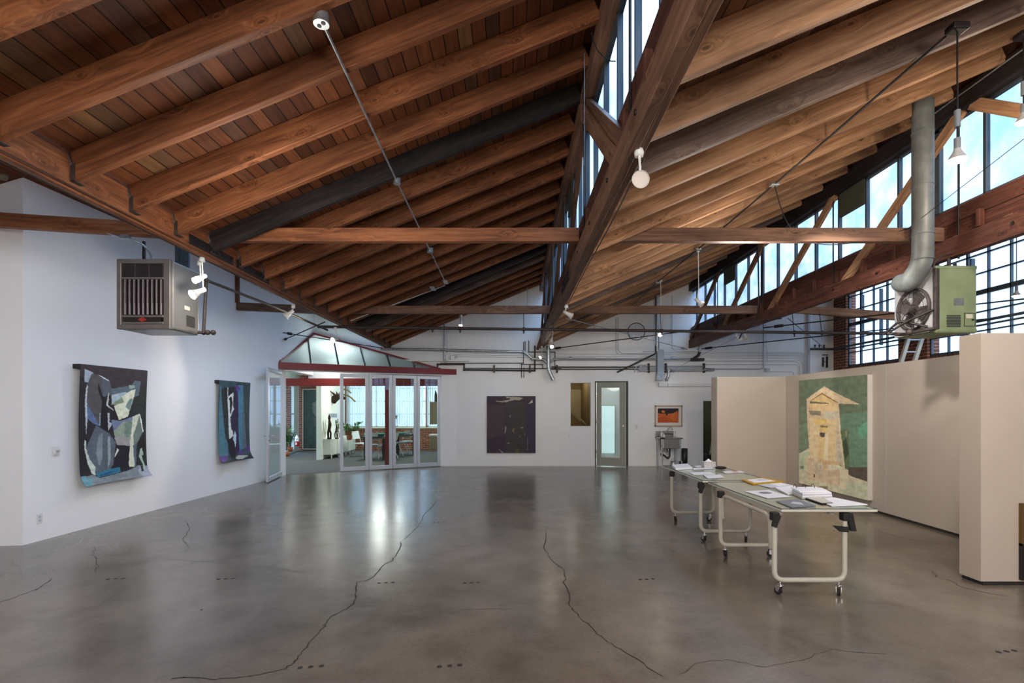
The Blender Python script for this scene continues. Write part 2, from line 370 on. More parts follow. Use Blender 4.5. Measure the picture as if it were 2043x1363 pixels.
def thing(name, loc, label, cat, group=None):
    o = bpy.data.objects.new(name, None); col.objects.link(o); o.location = loc; o['_o'] = tuple(loc); o.empty_display_size = .1
    return tag(o, label, cat, group)
def struct(name, mb, mats, label=None): 
    return tag(mb.build(name, mats), label, None, None, 'structure')
def member(name, a, b, w, h, mat, parent=None, up=(0, 0, 1)):
    """a sawn timber from a to b (centre line), grain along its length"""
    a = Vector(a); b = Vector(b); x = (b-a).normalized(); y = Vector(up).cross(x).normalized(); z = x.cross(y)
    mb = MB(); L = (b-a).length; mb.rbox((0, -w/2, -h/2), (L, w/2, h/2), .004, seg=1)
    me_o = mb.build(name, mat, origin=(0, 0, 0))
    M = Matrix(((x.x, y.x, z.x, a.x), (x.y, y.y, z.y, a.y), (x.z, y.z, z.z, a.z), (0, 0, 0, 1)))
    if parent is not None:
        me_o.parent = parent; me_o.matrix_local = Matrix.Translation(-Vector(parent['_o'])) @ M
    else: me_o.matrix_local = M
    me_o['_o'] = tuple(a)
    return me_o
def arc(c, u, v, r, a0, a1, n=8):
    c = Vector(c); u = Vector(u); v = Vector(v)
    return [c+u*r*math.cos(a0+(a1-a0)*i/n)+v*r*math.sin(a0+(a1-a0)*i/n) for i in range(n+1)]
def bend(pts, r, n=5):
    """polyline with its corners rounded"""
    pts = [Vector(p) for p in pts]; out = [pts[0]]
    for i in range(1, len(pts)-1):
        p = pts[i]; a = pts[i-1]-p; b = pts[i+1]-p; rr = min(r, a.length*.45, b.length*.45)
        A = p+a.normalized()*rr; B = p+b.normalized()*rr
        for k in range(n+1):
            t = k/n; out.append(A*(1-t)**2+p*2*t*(1-t)+B*t*t)
    out.append(pts[-1]); return out
ORD = ['first', 'second', 'third', 'fourth', 'fifth', 'sixth', 'seventh', 'eighth', 'ninth', 'tenth', 'eleventh', 'twelfth', 'thirteenth', 'fourteenth', 'fifteenth', 'sixteenth', 'seventeenth', 'eighteenth', 'nineteenth', 'twentieth', 'twenty-first', 'twenty-second', 'twenty-third', 'twenty-fourth', 'twenty-fifth', 'twenty-sixth', 'twenty-seventh', 'twenty-eighth']
# ------------------------------------------------------------------ camera
cam = bpy.data.cameras.new('camera'); co = bpy.data.objects.new('camera', cam); col.objects.link(co)
co.location = (0, 0, EH); co.rotation_euler = (R(90), 0, 0)
cam.sensor_width = 36; cam.lens = 18.0; cam.shift_y = (HY-681.5)/2043; cam.clip_start = .05; cam.clip_end = 200
sc.camera = co
# ------------------------------------------------------------------ heights (above floor)
Z = lambda H: EH+H
NEAR = -4.2
XL = [-3.54, .775, 4.99]              # left faces of the three trusses in view
HB0, HB1 = 1.727, 1.955               # bottom chord
HT0, HT1 = 3.335, 3.56                # top chord
HG = 2.33                             # glass foot
# joist underside per bay: (x0, H0, x1, H1)
BAY = [(-3.415, 1.775, .775, 3.49), (.90, 1.775, 4.99, 3.52), (5.115, 1.775, 9.1, 3.47)]
def under(bay, x): x0, h0, x1, h1 = BAY[bay]; return Z(h0+(h1-h0)*(x-x0)/(x1-x0))
def on_under(px, py, bay, drop=0.0):
    """point under the joists of a bay met by a sight line"""
    x0, h0, x1, h1 = BAY[bay]; k = (h1-h0)/(x1-x0)
    D = (h0-drop-k*x0)/((HY-py)/S-k*(px-CX)/S)
    return at(px, py, D)
# ------------------------------------------------------------------ floor with its cracks and plugs
def build_floor():
    mb = MB()
    mb.box((-7.9, NEAR, -.12), (9.3, BACK+.1, 0))
    crk = [
     [(872,1000),(845,1030),(832,1052),(800,1082),(795,1100),(782,1118),(762,1130),(745,1150),(732,1158),(712,1162),(708,1180),(712,1192),(704,1205),(690,1216),(672,1224),(652,1238),(648,1250),(622,1278),(604,1300),(590,1318),(568,1334),(520,1346),(470,1352),(410,1356),(320,1352)],
     [(712,1160),(640,1148),(560,1135),(470,1125),(380,1120),(290,1112)],
     [(712,1192),(760,1198),(830,1210),(900,1216),(980,1215),(1050,1218)],
     [(1090,1060),(1085,1090),(1100,1118),(1128,1140),(1126,1162),(1134,1185),(1138,1210),(1150,1225),(1180,1252),(1205,1276),(1240,1296),(1280,1322),(1330,1356)],
     [(1360,1345),(1400,1320),(1450,1318),(1530,1330),(1600,1318),(1660,1295),(1700,1300),(1790,1305)],
     [(1860,1140),(1868,1150),(1900,1160),(1915,1170),(1960,1182),(2040,1196)],
     [(370,1040),(378,1058),(366,1075),(380,1095)],[(0,1202),(40,1188),(80,1172),(112,1150)],[(190,1092),(186,1110),(194,1130),(182,1144)],
     [(1120,1012),(1180,1022),(1260,1034)],[(1700,1030),(1760,1062),(1830,1080),(1910,1090)]]
    rnd = random.Random(3)
    for ci, c in enumerate(crk):
        pts = []
        for i in range(len(c)-1):
            for t in range(4):
                f = t/4.0; x = c[i][0]*(1-f)+c[i+1][0]*f; y = c[i][1]*(1-f)+c[i+1][1]*f
                p = atz(x, y, .0); pts.append(p+Vector((rnd.uniform(-.014, .014), rnd.uniform(-.014, .014), 0)))
        w = [.0052, .0022, .0018, .0046, .003, .004, .003, .0035, .003, .002, .002][ci]
        for i in range(len(pts)-1):
            a, b = pts[i], pts[i+1]; d = (b-a); 
            if d.length < 1e-4: continue
            n = Vector((-d.y, d.x, 0)).normalized()*w*rnd.uniform(.4, 1.2); z = Vector((0, 0, .0008)); e = d*.1
            mb.add([a-n+z-e, a+n+z-e, b+n+z+e, b-n+z+e], [(0, 3, 2, 1)], 1)
    for (x, y) in [(770,1163),(941,1163),(1290,1156),(897,1329),(450,1155),(231,1155),(620,1331),(875,1042),(2008,1300)]:
        for k in (-1, 0, 1):
            c = atz(x, y)+Vector((k*.062, k*.01, .001)); mb.cyl(c, c+Vector((0, 0, .0006)), .017, 10, 1)
    for k in range(42):
        c = Vector((rnd.uniform(-5, 5.2), rnd.uniform(3, 11), .001)); mb.cyl(c, c+Vector((0, 0, .0005)), rnd.uniform(.004, .011), 7, 1)
    struct('floor', mb, ['concrete', 'crack'], 'polished grey-brown concrete floor with hairline cracks')
build_floor()
mb = MB(); mb.box((-9.4, BACK+.1, -.12), (-1.4, 20.2, -.002)); mb.prism([(-5.6, 12.46, -.01), (-1.55, BACK+.1, -.01), (-9.4, BACK+.1, -.01), (-9.4, 12.46, -.01)], (0, 0, .014))
struct('floor_carpet', mb, 'carpet', 'dark grey carpet of the glazed meeting room')
# ------------------------------------------------------------------ walls
TOP = 5.75
mb = MB(); p0 = (LW(6.025), 6.025); p1 = (LW(12.45), 12.45); p2 = (-5.61, BACK)
mb.prism([(p0[0], p0[1], 0), (p1[0], p1[1], 0), (p1[0]-.22, p1[1], 0), (p0[0]-2.1, p0[1]+.16, 0)][:3]+[(p0[0]-.22, p0[1]+.02, 0)], (0, 0, TOP))
mb.prism([(p1[0], p1[1], 2.56), (p2[0], p2[1], 2.56), (p2[0]-.2, p2[1], 2.56), (p1[0]-.2, p1[1], 2.56)], (0, 0, TOP-2.56))
struct('wall_left', mb, 'wall_white', 'tall white gallery wall')
mb = MB(); mb.prism([(p0[0], 6.025, 0), (-7.9, 5.74, 0), (-7.9, 5.95, 0), (p0[0], 6.26, 0)], (0, 0, TOP))
struct('wall_left_return', mb, 'wall_white', 'short white return wall at the near end of the white gallery wall')
mb = MB(); mb.box((-7.9, NEAR, 0), (-7.7, 5.9, TOP)); struct('wall_left_near', mb, 'wall_white')
mb = MB(); mb.box((-7.9, NEAR-.2, 0), (9.3, NEAR, TOP)); struct('wall_near', mb, 'wall_white')
# back wall with openings
OPN = [(1137.5, 1180.2, 763, 852), (1189, 1251, 763, 928.5), (1403, 1445, 800, 928.5)]
STUBZ = 2.62
def back_wall():
    mb = MB(); xa = bw(911, 0).x+.05; xe = 9.3
    xs = []; xa = bw(911, 0).x-.06
    for (x0, x1, y0, y1) in OPN:
        a = bw(x0, y0); b = bw(x1, y1); xs.append((a.x, b.x, max(0, b.z) if y1 < 900 else 0, a.z))
    cur = xa; Y0, Y1 = BACK, BACK+.18
    for (x0, x1, z0, z1) in xs:
        mb.box((cur, Y0, 0), (x0, Y1, TOP)); mb.box((x0, Y0, z1), (x1, Y1, TOP))
        if z0 > 0: mb.box((x0, Y0, 0), (x1, Y1, z0))
        cur = x1
    mb.box((cur, Y0, 0), (xe, Y1, TOP))
    mb.box((-5.75, Y0, 2.46), (xa, Y1, TOP))
    struct('wall_back', mb, 'wall_cool', 'pale cool-white far wall carrying pipes and conduits')
    return xs
OX = back_wall()
# splayed white stub beside the glazed screen
A = Vector((-5.5, 12.45, 0)); B = Vector((-2.0, 14.36, 0)); dirp = (B-A).normalized(); nrm = Vector((-dirp.y, dirp.x, 0))
PXY = lambda px: None
def on_screen(px, off=0.0):
    """x along the folding screen line met by the vertical sight plane at px"""
    k = (px-CX)/S; o = A-nrm*off; t = (k*o.y-o.x)/(dirp.x-k*dirp.y); return o+dirp*t
mb = MB(); a = on_screen(879.5); b2 = Vector((bw(911, 0).x, BACK, 0))
mb.prism([(a.x, a.y, 0), (b2.x, b2.y, 0), (b2.x+.05, b2.y+.15, 0), (a.x-.05, a.y+.15, 0)], (0, 0, 2.62))
struct('wall_screen_end', mb, 'wall_cool', 'white wall stub closing the glazed screen')
# right wall: brick below high steel windows
RX = 9.1
piers = [(13.92, BACK), (11.2, 12.04), (6.9, 7.6), (2.7, 3.4), (NEAR, -1.2)]
mb = MB(); mb.box((RX, NEAR, 0), (RX+.25, BACK, 2.74)); mb.box((RX, NEAR, 5.08), (RX+.25, BACK, TOP))
for (a, b) in piers: mb.box((RX-.02, a, 0), (RX+.25, b, 5.1))
struct('wall_right', mb, 'brick_y', 'old red brick wall with piers between tall steel windows')
wi = 0
bays = [(12.04, 13.92), (7.6, 11.2), (3.4, 6.9), (-1.2, 2.7)]
for (a, b) in bays:
    wi += 1
    w = MB(); zz = [2.76, 3.135, 3.51, 3.89, 4.265, 4.64, 5.06]
    for z in zz:
        t = .045 if abs(z-3.89) < .01 or z in (2.76, 5.06) else .013
        w.box((RX+.05, a, z-t), (RX+.1, b, z+t))
    n = round((b-a)/.47)
    for i in range(n+1):
        y = a+(b-a)*i/n; t = .03 if i in (0, n) else (.02 if i % 3 == 0 else .011)
        w.box((RX+.05, y-t, 2.74), (RX+.1, y+t, 5.08))
    for q in (a+(b-a)*.36, a+(b-a)*.72): w.box((RX+.03, q-.012, 3.2), (RX+.11, q+.012, 4.6))
    fr = struct('window_%d' % wi, w, 'window_steel', 'tall steel-framed factory window high in the brick wall')
    g = MB(); g.box((RX+.07, a, 2.76), (RX+.078, b, 5.06)); g.build('pane', 'pane', fr)
# ------------------------------------------------------------------ roof decks
def deck(name, x0, z0, x1, z1, mat, label):
    L = math.hypot(x1-x0, z1-z0); ang = math.atan2(z1-z0, x1-x0)
    mb = MB(); mb.box((0, NEAR-.2, 0), (L, BACK+.15, .05))
    o = mb.build(name, mat, origin=(0, 0, 0)); o.location = (x0, 0, z0); o.rotation_euler = (0, -ang, 0); tag(o, label, None, None, 'structure')
JH = .215
def vj(k): return JH/math.cos(math.atan(k))
for i, (x0, h0, x1, h1) in enumerate(BAY):
    k = (h1-h0)/(x1-x0); up = vj(k)
    xa = x0-.01; xb = x1+.28 if i < 2 else 9.35
    deck('ceiling_%d' % (i+1), xa, Z(h0+k*(xa-x0))+up, xb, Z(h0+k*(xb-x0))+up, ['deck_red', 'deck_tan', 'deck_tan'][i],
         ['rust-red board ceiling of the bay over the white wall', 'tan board ceiling of the middle bay', 'board ceiling of the bay by the brick wall'][i])
# leftmost bay
deck('ceiling_4', -7.9, Z(1.68)+.2, -3.26, Z(3.47)+.25, 'deck_red', 'board ceiling above the white gallery wall')
# ------------------------------------------------------------------ joists
J0, JS = 4.0, .607
def joists():
    for bay in (0, 1, 2):
        x0, h0, x1, h1 = BAY[bay]; dx = x1-x0; k = (h1-h0)/dx; ang = math.atan(k); Ln = math.hypot(dx, h1-h0)
        proto = {}
        ks = [q for q in range(-12, 18)]
        ks.sort(key=lambda q: -q)
        n = 0
        for q in ks:
            D = J0+JS*q
            if D < .2 or D > BACK-.05: continue
            if bay == 2 and D < 3: continue
            n += 1
            mname = ['wood_red', 'wood_tan', 'wood_tan'][bay]; tone = ['rust-red', 'tan-brown', 'brown'][bay]
            if bay == 0 and q in (3, 12): mname = 'wood_dark'; tone = 'almost black'
            if bay == 0 and q == 13: mname = 'wood_grey'; tone = 'charred grey'
            if bay == 1 and q in (0,): mname = 'wood_grey'; tone = 'grey-brown'
            if bay == 1 and q in (9, 13): mname = 'wood_grey'; tone = 'dark grey'
            bayn = ['the bay beside the white wall', 'the middle bay', 'the bay beside the brick wall'][bay]
            lab = '%s roof joist in %s, %s from the far wall' % (tone, bayn, ORD[n-1])
            root = thing('roof_joist', (x0, D, Z(h0)), lab, 'joist', 'roof joists of '+bayn)
            if mname not in proto:
                mb = MB(); mb.rbox((0, -.034, 0), (Ln+.03, .034, JH), .005, seg=1)
                me = mb.build('joist_timber', mname, origin=(0, 0, 0)); proto[mname] = me; o = me
            else:
                o = proto[mname].copy(); col.objects.link(o)
            o.parent = root; o.location = (0, 0, 0); o.rotation_euler = (0, -ang, 0)
            # iron stirrup at the low end
            if bay == 0:
                if 'h' not in proto:
                    h = MB(); w = .040
                    h.box((-.004, -w-.004, -.012), (.035, -w, .13)); h.box((-.004, -w-.004, -.014), (.05, w, -.008))
                    h.prism([(-.006, -w-.03, .20), (-.006, -w, .20), (.012, -w-.004, .12), (-.004, -w-.01, .10)], (.006, 0, 0))
                    proto['h'] = h.build('joist_stirrup', 'rust_pipe', origin=(0, 0, 0)); ho = proto['h']
                else: ho = proto['h'].copy(); col.objects.link(ho)
                ho.parent = root; ho.location = (0, 0, 0)
joists()
# ------------------------------------------------------------------ trusses
def truss(i, xl, label):
    t = thing('roof_truss', (xl+.06, 5.7, Z(HB0)), label, 'roof truss', 'timber trusses under the saw-tooth windows')
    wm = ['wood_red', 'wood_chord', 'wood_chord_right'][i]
    Y0, Y1 = NEAR, BACK
    member('bottom_chord', (xl+.035, Y0, Z((HB0+HB1)/2)), (xl+.035, Y1, Z((HB0+HB1)/2)), .07, HB1-HB0, wm, t)
    member('bottom_chord', (xl+.10, Y0, Z((HB0+HB1)/2)+.012), (xl+.10, Y1, Z((HB0+HB1)/2)+.012), .052, HB1-HB0, wm, t)
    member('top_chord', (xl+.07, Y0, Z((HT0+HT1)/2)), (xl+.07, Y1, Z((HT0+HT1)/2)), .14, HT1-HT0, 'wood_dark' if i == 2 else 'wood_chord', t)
    # boarded kerb between chord and glass
    member('kerb_board', (xl+.10, Y0, Z(2.04)), (xl+.10, Y1, Z(2.04)), .04, .19, 'wood_chord_right' , t)
    member('kerb_board', (xl+.095, Y0, Z(2.225)), (xl+.095, Y1, Z(2.225)), .05, .18, 'wood_chord_right', t)
    member('header_board', (xl+.13, Y0, Z(3.71)), (xl+.13, Y1, Z(3.71)), .04, .34, 'wood_chord_right', t)
    if i > 0:
        q = -12
        while q <= 17:
            D = J0+JS*q+.3
            if D > 1.2: member('kerb_block', (xl+.05, D, Z(1.97)), (xl+.05, D, Z(2.16)), .06, .05, 'wood_chord_right', t, up=(0, 1, 0))
            q += 1
        w = .125; xa = xl+.045
        k = 0
        while True:
            D = 5.72+2.25*k
            if D+2.05 > BACK: 
                if D < BACK-.4: member('diagonal', (xa, D, Z(3.33)), (xa, min(D+2.05, BACK-.02), Z(1.99)), w, .05, wm if i < 2 else 'wood_chord', t, up=(1, 0, 0))
                break
            member('diagonal', (xa, D, Z(3.35)), (xa, D+2.08, Z(1.90)), w, .05, wm if i < 2 else 'wood_tan', t, up=(1, 0, 0)); k += 1
        for k in range(4):
            D = 5.6-2.25*k
            if D < -1: break
            member('diagonal', (xa, D, Z(3.35)), (xa, D-1.95, Z(1.90)), w, .05, wm if i < 2 else 'wood_tan', t, up=(1, 0, 0))
        for k in range(-3, 4):
            D = 5.66+2.25*k
            if D > 0.5 and D < BACK-.2:
                m = MB(); m.cyl((xl+.035, D+.1, Z(HB0-.03)), (xl+.035, D+.1, Z(HT1-.1)), .011, 8); m.build('tie_rod', 'steel_black', t)
        # bolted splice plates
        for D in (7.35,) if i == 1 else ():
            m = MB(); m.box((xl-.012, D-.5, Z(HB0+.03)), (xl, D+.5, Z(HB1-.03)))
            for b in range(7):
                for zz in (.07, .15): m.cyl((xl-.03, D-.42+b*.14, Z(HB0+zz)), (xl, D-.42+b*.14, Z(HB0+zz)), .016, 6)
            m.build('splice_plate', 'steel_black', t)
    else:
        for D in (5.83, 6.75):
            m = MB(); xr = xl+.126; m.box((xr, D-.42, Z(HB0+.03)), (xr+.012, D+.42, Z(HB0+.13)))
            for b in range(6): m.cyl((xr, D-.36+b*.145, Z(HB0+.08)), (xr+.034, D-.36+b*.145, Z(HB0+.08)), .019, 6)
            m.build('splice_plate', 'steel_black', t)
    for b in range(12):
        if i: m = MB(); D = 3.2+b*.95; m.cyl((xl-.012, D, Z(HB0+.13)), (xl, D, Z(HB0+.13)), .018, 6); m.build('bolt', 'steel_black', t)
    return t
truss(0, XL[0], 'rust-red timber truss along the white wall, its bottom chord spliced with bolted iron plates')
truss(1, XL[1], 'grey-brown timber truss under the middle row of high windows')
truss(2, XL[2], 'dark timber truss with leaning diagonals in front of the brightest high windows')
# saw-tooth glazing
for i, xl in enumerate(XL):
    xg = xl+.105; w = MB(); z0, z1 = Z(HG)-.02, Z(3.34)
    w.box((xg, NEAR, z0-.02), (xg+.05, BACK, z0+.03)); w.box((xg, NEAR, z1-.03), (xg+.05, BACK, z1+.02))
    k = 0; D = 6.14-.617*17
    while D < BACK:
        thick = ((k-17) % 7 == 0)
        if D > NEAR: w.box((xg, D-(.034 if thick else .016), z0), (xg+.05, D+(.034 if thick else .016), z1))
        k += 1; D += .617
    fr = struct('window_%d' % (5+i), w, 'window_steel', ['high saw-tooth window strip above the white wall', 'middle saw-tooth window strip', 'saw-tooth window strip beside the big flue'][i])
    g = MB(); g.box((xg+.02, NEAR, z0), (xg+.026, BACK, z1)); g.build('pane', 'pane_wired', fr)
    if i:
        v = MB()
        for D in (7.68, 12.0):
            v.box((xg-.012, D-.29, z1-.36), (xg+.03, D+.28, z1))
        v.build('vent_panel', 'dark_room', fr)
# ------------------------------------------------------------------ tie beams
def tie(a, b, lab, mat='wood_chord'):
    o = member('tie_beam', a, b, .085, .157, mat); return tag(o, lab, 'beam', 'cross ties between the trusses')
tie((-3.4, 5.95, Z(2.02)), (.775, 5.95, Z(2.02)), 'horizontal timber tie crossing the bay beside the white wall, nearer of two', 'wood_red')
tie((.91, 5.95, Z(2.02)), (4.99, 5.95, Z(2.02)), 'horizontal timber tie crossing the middle bay, nearer of two', 'wood_chord')
tie((-3.4, 10.4, Z(2.02)), (.775, 10.4, Z(2.02)), 'horizontal timber tie crossing the bay beside the white wall, farther of two')
tie((.91, 10.4, Z(2.02)), (4.99, 10.4, Z(2.02)), 'horizontal timber tie crossing the middle bay, farther of two')
tie((-7.72, 5.70, Z(2.24)), (-3.5, 5.9, Z(2.02)), 'sloping timber tie between the white wall and the nearest truss, above the grey heater', 'wood_red')
tie((-5.58, 10.4, Z(2.09)), (-3.5, 10.4, Z(2.0)), 'timber tie between the white wall and truss, with an upright at its end')
tie((5.1, 10.4, Z(2.08)), (9.1, 10.4, Z(1.80)), 'pale timber tie running from the windowed truss towards the brick wall', 'wood_tan')
o = member('timber_post', at(474, 604, 10.35), at(474, 548, 10.35), .06, .07, 'wood_red', up=(0, 1, 0)); tag(o, 'short timber upright on the white wall at the end of the farther tie', 'post')
o = member('timber_strut', at(1166, 222, 5.62)+Vector((-.02, 0, 0)), at(1226, 312, 4.02), .16, .045, 'wood_chord', up=(1, 0, 0)); tag(o, 'grey-topped timber brace under the middle window strip', 'brace')
# centre truss end at the far wall: small leaning strut
o = member('timber_strut', at(1072, 697, 14.1), at(1090, 645, 13.2), .05, .07, 'wood_chord', up=(1, 0, 0)); tag(o, 'short leaning timber strut at the far end of the middle truss', 'brace')
def lamp(loc, power, rad=.06, colr=(1, .84, .66), name='fill_light'):
    l = bpy.data.lights.new(name, 'POINT'); l.energy = power; l.shadow_soft_size = rad; l.color = colr
    o = bpy.data.objects.new(name, l); col.objects.link(o); o.location = loc; return o
def spot(loc, tgt, power, ang=70, rad=.05, blend=.35, colr=(1, .84, .66)):
    l = bpy.data.lights.new('spot_light', 'SPOT'); l.energy = power; l.shadow_soft_size = rad; l.color = colr; l.spot_size = R(ang); l.spot_blend = blend
    o = bpy.data.objects.new('spot_light', l); col.objects.link(o); o.location = loc
    o.rotation_euler = (Vector(tgt)-Vector(loc)).to_track_quat('-Z', 'Y').to_euler(); return o
# ------------------------------------------------------------------ unit heaters
def heater_left():
    D0, D1 = 5.90, 6.46; s = S/D0
    x0 = (232-CX)/s; x1 = (339-CX)/s; z0 = EH+(HY-656.5)/s; z1 = EH+(HY-516.5)/s
    t = thing('unit_heater', ((x0+x1)/2, (D0+D1)/2, z0), 'grey gas unit heater with a finned front, hung before the white wall', 'heater')
    b = MB(); th = .012
    b.rbox((x0, D0+.046, z0), (x1, D1, z1), .03, seg=3)
    b.build('casing', 'heater_grey', t)
    w = x1-x0; X = lambda f: x0+w*f; Zf = lambda f: z1-(z1-z0)*f
    f = MB(); y = D0
    for a, c, e, g in ((0.0, 1.0, .0, .065), (.0, 1.0, .93, 1.0), (.0, .085, .05, .95), (.875, 1.0, .05, .95), (.085, .875, .255, .29), (.085, .875, .80, .835), (.085, .875, .895, .93)):
        f.rbox((X(a), y, Zf(e)), (X(c), y+.055, Zf(g)), .006, seg=1)
    f.build('front_frame', 'heater_front', t)
    d = MB(); d.box((X(.06), y+.040, Zf(.94)), (X(.90), y+.05, Zf(.04))); d.build('opening', 'black', t)  # black sheet stands in for the shade inside the casing
    for gi in range(3):
        g = MB(); a = .10+gi*.262; c = a+.235
        for k in range(13): zz = .075+k*.0135; g.box((X(a), y+.004, Zf(zz)), (X(c), y+.018, Zf(zz+.0062)))
        g.box((X(c), y+.002, Zf(.26)), (X(c)+.012, y+.02, Zf(.06)))
        g.build('grille', 'heater_fin', t)
    for k in range(9):
        g = MB(); cx = .155+k*.084
        prof = [(X(cx)-.013, y+.02), (X(cx)-.012, y-.0), (X(cx)+.002, y-.008), (X(cx)+.014, y+.004), (X(cx)+.014, y+.02)]
        g.prism([(p[0], p[1], Zf(.795)) for p in prof], (0, 0, (z1-z0)*.50))
        for q in range(17): zz = .31+q*.0195; g.box((X(cx)+.012, y-.004, Zf(zz)), (X(cx)+.022, y+.012, Zf(zz+.009)))
        g.build('heat_fin', 'heater_fin', t)
    g = MB()
    for k in range(4): g.box((X(.14), y-.001, Zf(.845+k*.0125)), (X(.82), y+.018, Zf(.851+k*.0125)))
    g.build('lower_grille', 'heater_dark', t)
    g = MB(); cx, cz = X(.49), Zf(.868)
    pts = [(-.052, 0), (-.034, .014), (-.02, .014), (-.012, .026), (.012, .026), (.02, .014), (.034, .014), (.052, 0), (.034, -.014), (.02, -.014), (.012, -.026), (-.012, -.026), (-.02, -.014), (-.034, -.014)]
    g.prism([(cx+a, y-.008, cz+c) for a, c in pts], (0, .006, 0)); g.build('badge', 'red_logo', t)
    # side louvre and rating label on the face towards the room
    g = MB(); xs = x1+.0015
    for k in range(10): zz = z0+.085+k*.0135; g.box((xs-.002, D0+.30, zz), (xs+.003, D0+.46, zz+.007))
    g.build('side_louvre', 'black', t)
    g = MB(); g.box((xs-.001, D0+.26, Zf(.655)), (xs+.002, D0+.36, Zf(.60))); g.build('rating_label', 'label_paper', t)
    p = at(277, 475, 5.95); g = MB(); g.box((p.x-.012, 6.02, z1), (p.x+.012, 6.045, Z(1.98))); g.build('hanger_strap', 'steel_black', t)
    p = at(367, 500, 6.4); g = MB(); g.box((p.x-.10, 6.38, z1-.02), (p.x+.07, 6.41, Z(2.3))); g.box((p.x-.02, 6.36, z1-.02), (p.x+.0, 6.38, Z(2.3))); g.build('hanger_channel', 'window_steel', t)
    g = MB(); g.tube(bend([at(194, 444, 5.84), at(205, 462, 5.82), at(240, 473, 5.82), at(258, 476, 5.84), at(285, 487, 5.9), at(300, 505, 6.0), at(303, 520, 6.05)], .1), .011, 8); g.build('power_conduit', 'galv', t)
    g = MB(); c = at(250, 473, 5.82); g.box(c+Vector((-.05, -.02, -.02)), c+Vector((.05, .02, .025))); g.build('conduit_box', 'galv', t)
    # gas line
    g = MB(); xg = -3.75
    a = at(398, 663, 6.40); p1 = Vector((xg-.13, 6.40, a.z)); p2 = atx(437, 560, xg-.13)
    path = [a+Vector((-.02, 0, 0)), Vector((p2.x, 6.44, a.z)), Vector((p2.x, 6.50, Z(1.64))), Vector((xg, 8.1, Z(1.62))), Vector((xg, 10.4, Z(1.61)))]
    g = MB(); g.tube(bend(path, .05), .020, 10); 
    for q in (.09, .16): g.sphere(Vector((a.x+q, 6.42, a.z)), .034, 10)
    for c in (path[1], path[2]): g.sphere(c, .03, 10)
    o = g.build('gas_pipe', 'rust_pipe'); tag(o, 'dark iron gas pipe dropping to the grey heater beside the white wall', 'pipe')
heater_left()
